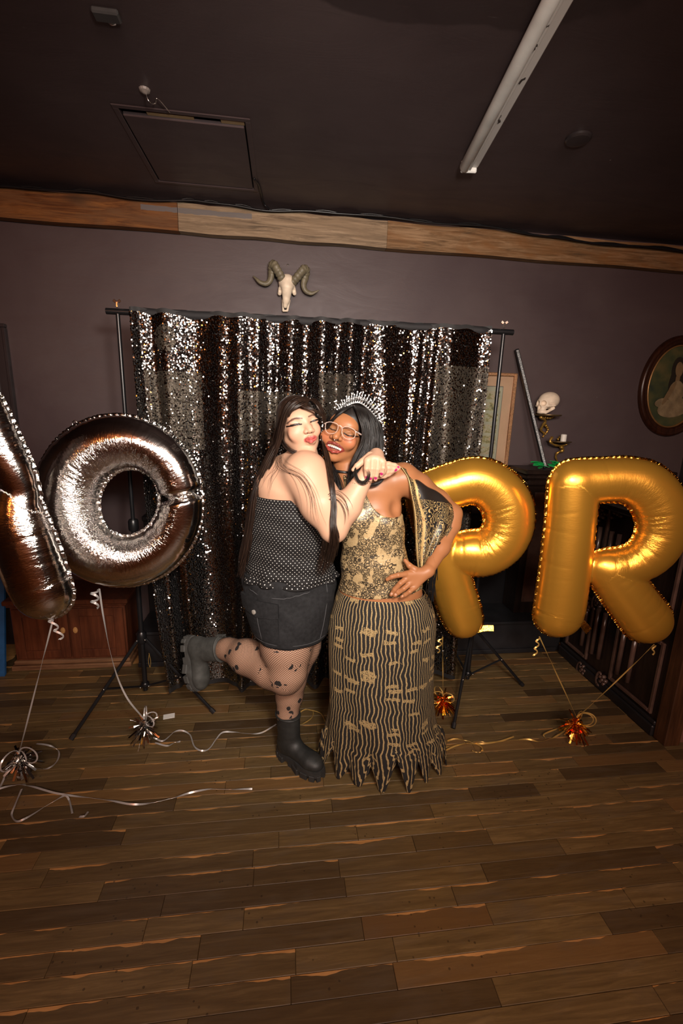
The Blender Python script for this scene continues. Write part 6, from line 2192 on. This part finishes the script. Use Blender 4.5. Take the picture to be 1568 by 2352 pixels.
for k in range(34):
    a0_ = math.radians(178 + k * 5.6)
    for sg_ in (-1, 1):
        net_.tube([onring(a0_ + sg_ * math.radians(9) * (q - 0.5), q, 0.003) for q in np.linspace(0, 1, 5)], 0.0009, 4, cap=False)
mk('fishnet_waistband', net_.geo(), M_black, pB, kind='stuff')

# long skirt: gold beaded stripes on black, ragged pointed hem
t = NT('beaded_stripes')
u_, v_ = t.attr('u').outputs['Fac'], t.attr('v').outputs['Fac']
vec = t.n('ShaderNodeCombineXYZ', {0: u_, 1: v_})
n1 = t.noise(t.scl(vec, 6, 9, 1), 1.0, 2)
n3 = t.noise(t.scl(vec, 26, 10, 1), 1.0, 2)
uw = t.math('ADD', u_, t.math('ADD', t.math('MULTIPLY', t.math('SUBTRACT', n1, 0.5), 0.040), t.math('MULTIPLY', t.math('SUBTRACT', n3, 0.5), 0.009)))
st = t.math('ABSOLUTE', t.math('SUBTRACT', t.math('FRACT', t.math('MULTIPLY', uw, 1 / 0.0140)), 0.5))
stripe = t.math('LESS_THAN', st, 0.15)
blk = t.n('ShaderNodeTexVoronoi', {'Vector': t.scl(t.n('ShaderNodeCombineXYZ', {0: t.math('ADD', u_, t.math('MULTIPLY', n1, 0.05)), 1: t.math('ADD', v_, t.math('MULTIPLY', t.noise(t.scl(vec, 30, 12, 1), 1.0, 3), 0.045))}).outputs[0], 14, 40, 1), 'Scale': 1.0, 'Randomness': 0.9}, distance='CHEBYCHEV')
band = t.math('MULTIPLY', t.math('LESS_THAN', blk.outputs['Distance'], 0.31), t.math('GREATER_THAN', t.n('ShaderNodeSeparateXYZ', {0: blk.outputs['Color']}).outputs[0], 0.56))
bandx = t.math('MULTIPLY', band, t.math('GREATER_THAN', t.noise(vec, 260, 2), 0.44))
bead = t.noise(vec, 420, 2, 0.6)
gold = t.math('MULTIPLY', t.math('MAXIMUM', stripe, bandx), t.math('GREATER_THAN', bead, 0.36))
t.b(color=t.mix(gold, (0.010, 0.008, 0.007), t.ramp(bead, [(0.35, (0.24, 0.155, 0.058)), (0.62, (0.70, 0.51, 0.25))])), rough=t.mix(gold, (0.8, 0.8, 0.8), (0.42, 0.42, 0.42)), metal=t.math('MULTIPLY', gold, 0.35), normal=t.bump(gold, 0.6, 0.002))
nsp = 16


def hemf(a, q):
    k = max(0.0, (q - 0.78) / 0.22)
    tri = abs(((a * nsp / (2 * math.pi) + 0.13) % 1.0) * 2 - 1)
    return -k * (0.150 + 0.050 * math.sin(a * 4 + 1)) * (1 - tri) ** 0.9 + k * 0.012 * math.sin(a * 3 + 0.6)


def modB(a, q):
    w_ = 0.0035 * math.sin(a * 7 + 3 * math.sin(q * 4)) * min(1, q * 5)
    k = max(0.0, (q - 0.55) / 0.45)
    tri = abs(((a * nsp / (2 * math.pi) + 0.13) % 1.0) * 2 - 1)
    return w_ + k ** 1.5 * (0.020 * (tri - 0.5) + 0.014 * math.sin(a * 4.0 + 1.0))


SKB = [(876, 1356, 1.757, 98, 0.118), (878, 1385, 1.762, 111, 0.128), (877, 1430, 1.765, 120, 0.140), (875, 1480, 1.768, 119, 0.142), (874, 1570, 1.775, 117, 0.142), (875, 1640, 1.782, 120, 0.146), (878, 1700, 1.79, 131, 0.154), (877, 1762, 1.798, 138, 0.160)]
geo, at_ = loft(SKB, 300, 120, modB, hem=hemf)
geo[0][:, 2] = np.maximum(geo[0][:, 2], 0.004)
thick(mk('long_skirt', geo, t.m, pB, smooth=True, attrs=at_, label='black skirt with wavy gold beaded stripes and pointed hem'), 0.003)
# shoe tip peeping out under the hem
M_shoe = plain('black_shoe', (0.02, 0.022, 0.03), 0.35)
for sx_, sy_ in ((830, 1792), (925, 1772)):
    so = G(sx_, sy_)
    fd = Field(so - 0.17, so + 0.17, 0.006)
    fd.slab(so + Z * 0.026 + V * 0.02, so + Z * 0.045 + V * 0.13, (0.038, 0.020), (0.032, 0.036), U, 0.01)
    fd.cut(lambda x, y, z: 0.004 - z)
    mk('shoe', fd.mesh(), M_shoe, pB, smooth=True)

# sheer embroidered shawl over the arm
t = NT('embroidered_chiffon')
u_, v_ = t.attr('u').outputs['Fac'], t.attr('v').outputs['Fac']
vec = t.n('ShaderNodeCombineXYZ', {0: u_, 1: v_})
wv = t.n('ShaderNodeVectorMath', {0: vec, 1: t.n('ShaderNodeVectorMath', {0: t.n('ShaderNodeTexNoise', {'Vector': vec, 'Scale': 9.0, 'Detail': 2.0}).outputs['Color'], 1: (0.16, 0.16, 0.0)}, operation='MULTIPLY').outputs[0]}, operation='ADD').outputs[0]
vv2 = t.n('ShaderNodeTexVoronoi', {'Vector': wv, 'Scale': 13.0})
sc1 = t.math('LESS_THAN', t.math('ABSOLUTE', t.math('SINE', t.math('MULTIPLY', vv2.outputs['Distance'], 15.0))), 0.42)
plain_area = t.math('MULTIPLY', t.math('GREATER_THAN', u_, 0.34), t.math('LESS_THAN', v_, 0.30))
edge1 = t.math('LESS_THAN', t.math('ABSOLUTE', t.math('SUBTRACT', u_, t.math('ADD', 0.27, t.math('MULTIPLY', t.math('SINE', t.math('MULTIPLY', v_, 14.0)), 0.02)))), 0.035)
edge2 = t.math('LESS_THAN', u_, 0.035)
zn = t.math('SUBTRACT', 1.0, plain_area)
gd = t.math('MAXIMUM', t.math('MULTIPLY', sc1, zn), t.math('MAXIMUM', edge1, edge2))
red = t.math('GREATER_THAN', t.noise(vec, 24, 2), 0.64)
gcol = t.mix(red, (0.52, 0.36, 0.15), (0.28, 0.09, 0.03))
t.b(color=t.mix(gd, (0.014, 0.012, 0.011), gcol), rough=0.45, metal=t.math('MULTIPLY', gd, 0.3), alpha=t.math('MAXIMUM', gd, t.math('ADD', 0.78, t.math('MULTIPLY', plain_area, -0.12))), normal=t.bump(gd, 0.6, 0.003))
rows = [  # left edge -> right edge, from the shoulder down to the point above the wrist
    [(920, 1072, 1.70), (938, 1082, 1.715), (958, 1098, 1.73), (985, 1116, 1.76), (1010, 1132, 1.80)],
    [(936, 1098, 1.685), (950, 1112, 1.69), (975, 1118, 1.71), (1005, 1132, 1.745), (1030, 1146, 1.79)],
    [(943, 1130, 1.68), (958, 1140, 1.685), (985, 1146, 1.70), (1018, 1152, 1.74), (1046, 1162, 1.79)],
    [(949, 1160, 1.685), (966, 1170, 1.69), (992, 1172, 1.70), (1024, 1176, 1.735), (1049, 1184, 1.775)],
    [(953, 1195, 1.69), (970, 1205, 1.69), (994, 1206, 1.70), (1022, 1204, 1.725), (1042, 1206, 1.75)],
    [(955, 1235, 1.69), (970, 1245, 1.685), (990, 1242, 1.69), (1010, 1236, 1.70), (1026, 1232, 1.72)],
    [(957, 1270, 1.68), (968, 1276, 1.675), (982, 1272, 1.675), (996, 1264, 1.68), (1008, 1260, 1.69)],
    [(961, 1308, 1.67), (966, 1310, 1.667), (972, 1307, 1.665), (979, 1300, 1.665), (985, 1294, 1.665)]]
GR = np.array([[P(*p) for p in r_] for r_ in rows])
nr2, nc2 = 60, 36
tmp = np.array([spline(GR[:, j], nr2) for j in range(5)])
full = np.array([spline(tmp[:, i], nc2) for i in range(nr2)])
uu3, vv3 = np.meshgrid(np.linspace(0, 1, nc2), np.linspace(0, 1, nr2))
full = full - V * (0.006 * np.sin(uu3 * 17 + vv3 * 3) * (0.3 + vv3))[..., None]
idx = np.arange(nr2 * nc2).reshape(nr2, nc2)
q = np.stack([idx[:-1, :-1], idx[:-1, 1:], idx[1:, 1:], idx[1:, :-1]], -1).reshape(-1, 4)[:, ::-1]
shw = mk('shawl', (full.reshape(-1, 3), q), t.m, pB, smooth=True, attrs={'u': uu3.ravel() * 1.0, 'v': vv3.ravel() * 1.0}, label='sheer black shawl embroidered in gold')
thick(shw, 0.0016)
# back half of the same shawl, behind the arm
bk = full + V * (0.012 + 0.10 * np.sin(np.clip(uu3, 0, 1) * np.pi) * (1 - vv3) ** 0.5)[..., None]
thick(mk('shawl_back', (bk.reshape(-1, 3), q[:, ::-1]), t.m, pB, smooth=True, attrs={'u': uu3.ravel() * 1.0, 'v': vv3.ravel() * 1.0}), 0.0016)
fr_ = MB()
g = random.Random(5)
for k in range(26):
    x0, y0 = 986 + k * 1.0, 1302 - k * 2.4 + g.uniform(-3, 3)
    a = P(x0, y0, 1.69)
    ln = g.uniform(0.12, 0.24)
    fr_.tube(spline([a, a + U * g.uniform(-0.004, 0.010) - Z * ln * 0.5 + V * 0.02, a + U * g.uniform(-0.006, 0.016) - Z * ln + V * 0.03], 8), 0.0014, 4, cap=False)
mk('fringe', fr_.geo(), M_black, shw, kind='stuff')

# hair
M_hB = hair_mat('black_hair', (0.005, 0.004, 0.004), (0.016, 0.012, 0.010), 0.42)
fd = Field(HB.o - 0.17, HB.o + 0.17, 0.004)
fd.ell(HB.w(0, 0.029, -0.020), np.array((0.080, 0.084, 0.090)) * HB.k, HB.ax)
fd.ell(HB.w(0.01, -0.045, -0.055), np.array((0.080, 0.10, 0.060)) * HB.k, HB.ax, 0.03)
fd.ell(HB.w(-0.004, -0.035, 0.088), np.array((0.064, 0.092, 0.092)) * HB.k, HB.ax, 0.012, 'c')
parts = [fd.mesh()]
pt = (812, 932, 1.70)
parts.append(strands([[(811, 932, 1.695), (818, 946, 1.664), (826, 966, 1.652), (832, 990, 1.65), (828, 1020, 1.652), (812, 1055, 1.65), (802, 1085, 1.648), (798, 1120, 1.655)], [pt, (826, 945, 1.672), (834, 965, 1.66), (838, 990, 1.66), (834, 1020, 1.66), (818, 1055, 1.655), (806, 1085, 1.65), (800, 1120, 1.655)], [pt, (834, 944, 1.69), (846, 968, 1.675), (850, 1000, 1.67), (846, 1030, 1.665), (836, 1060, 1.65), (824, 1088, 1.64), (816, 1110, 1.645)], [(816, 930, 1.73), (842, 943, 1.71), (858, 970, 1.70), (862, 1005, 1.695), (858, 1035, 1.68), (848, 1065, 1.66), (838, 1090, 1.64), (840, 1108, 1.63)], [(822, 930, 1.76), (852, 946, 1.74), (869, 975, 1.735), (874, 1010, 1.735), (872, 1040, 1.725), (868, 1062, 1.72), (850, 1080, 1.71), (838, 1095, 1.69)], [(826, 932, 1.80), (856, 948, 1.79), (875, 980, 1.79), (879, 1015, 1.79), (876, 1045, 1.785), (872, 1068, 1.78), (866, 1090, 1.77), (860, 1110, 1.77)]], 1100, 0.0013, 0.0026, 26, 21, flat=0.35, wav=0.004))
parts.append(strands([[(811, 932, 1.70), (800, 938, 1.676), (784, 948, 1.665), (768, 962, 1.668), (756, 978, 1.685), (748, 1000, 1.71), (744, 1040, 1.72)], [(811, 931, 1.72), (794, 936, 1.70), (774, 950, 1.695), (758, 968, 1.70), (748, 985, 1.715), (744, 1010, 1.73), (742, 1050, 1.74)], [(812, 930, 1.76), (790, 935, 1.75), (768, 952, 1.75), (752, 972, 1.75), (744, 995, 1.755), (742, 1020, 1.76), (744, 1060, 1.76)]], 380, 0.0013, 0.0016, 20, 22, flat=0.35))
parts.append(strands([[(748, 1040, 1.75), (756, 1075, 1.72), (762, 1105, 1.70), (768, 1140, 1.675), (775, 1180, 1.65)], [(760, 1068, 1.74), (772, 1090, 1.70), (782, 1112, 1.675), (786, 1140, 1.66), (788, 1165, 1.655)]], 110, 0.0019, 0.005, 18, 23, wav=0.006))
parts.append(strands([[(817, 1060, 1.585), (817, 1082, 1.565), (824, 1102, 1.552), (837, 1105, 1.546), (845, 1092, 1.545), (840, 1079, 1.547)], [(812, 1064, 1.59), (813, 1090, 1.57), (824, 1110, 1.555), (842, 1110, 1.546), (850, 1090, 1.545), (843, 1074, 1.547)]], 18, 0.0009, 0.0022, 40, 24, r_end=0.2))
parts.append(strands([[(842, 1110, 1.63), (852, 1116, 1.63), (868, 1112, 1.64), (880, 1100, 1.64), (882, 1094, 1.64)], [(836, 1104, 1.63), (850, 1112, 1.625), (872, 1106, 1.63), (878, 1096, 1.635), (872, 1092, 1.64)]], 40, 0.0013, 0.002, 16, 25, r_end=0.3))
parts.append(strands([[(806, 1060, 1.66), (800, 1095, 1.655), (800, 1130, 1.65), (806, 1160, 1.645)], [(820, 1070, 1.65), (822, 1100, 1.64), (826, 1128, 1.635), (822, 1150, 1.635)]], 60, 0.0018, 0.004, 16, 26, wav=0.005))
mk('hair', merge(parts), M_hB, pB, smooth=True)

# tiara
M_tiara = plain('tiara_silver', (0.88, 0.87, 0.85), 0.22, 0.85, nscale=80)
M_crys = plain('crystal', (0.90, 0.90, 0.92), 0.12, 0.3, nscale=80, spec=1.0)
arc = spline([P(778, 952, 1.725), P(790, 938, 1.712), (P(806, 928, 1.705)), P(824, 925, 1.705), P(842, 936, 1.715), P(858, 953, 1.73), P(872, 972, 1.755)], 46)
ctr = HB.w(0, 0.02, -0.02)
ti = mk('tiara', MB().tube(arc, 0.0024, 6).geo(), M_tiara, pB, smooth=True, label='sparkling silver tiara')
for k in range(1, 45, 2):
    b_ = arc[k]
    od = (b_ - ctr)
    od /= np.linalg.norm(od)
    od = od * 0.95 + HB.u * 0.25
    od /= np.linalg.norm(od)
    tg = arc[min(k + 1, 45)] - arc[k - 1]
    tg /= np.linalg.norm(tg)
    hgt = 0.020 + 0.016 * math.sin(k / 45 * math.pi) + (0.008 if (k // 2) % 2 else 0)
    s_ = MB()
    s_.tube([b_, b_ + od * hgt], 0.0012, 5)
    s_.tube([b_ - tg * 0.004, b_ + od * hgt * 0.5 + tg * 0.005, b_ + od * hgt * 0.78], 0.0009, 4)
    s_.tube([b_ + tg * 0.004, b_ + od * hgt * 0.5 - tg * 0.005, b_ + od * hgt * 0.78], 0.0009, 4)
    sp2 = mk('spike', s_.geo(), M_tiara, ti, smooth=True)
    cr_ = MB()
    for q_, r_ in ((1.0, 0.0032), (0.5, 0.0026), (0.12, 0.0026)):
        cr_.ball(b_ + od * hgt * q_ - HB.u * 0 + HB.f * 0.001, r_, 6, 4)
    mk('crystals', cr_.geo(), M_crys, ti, kind='stuff')
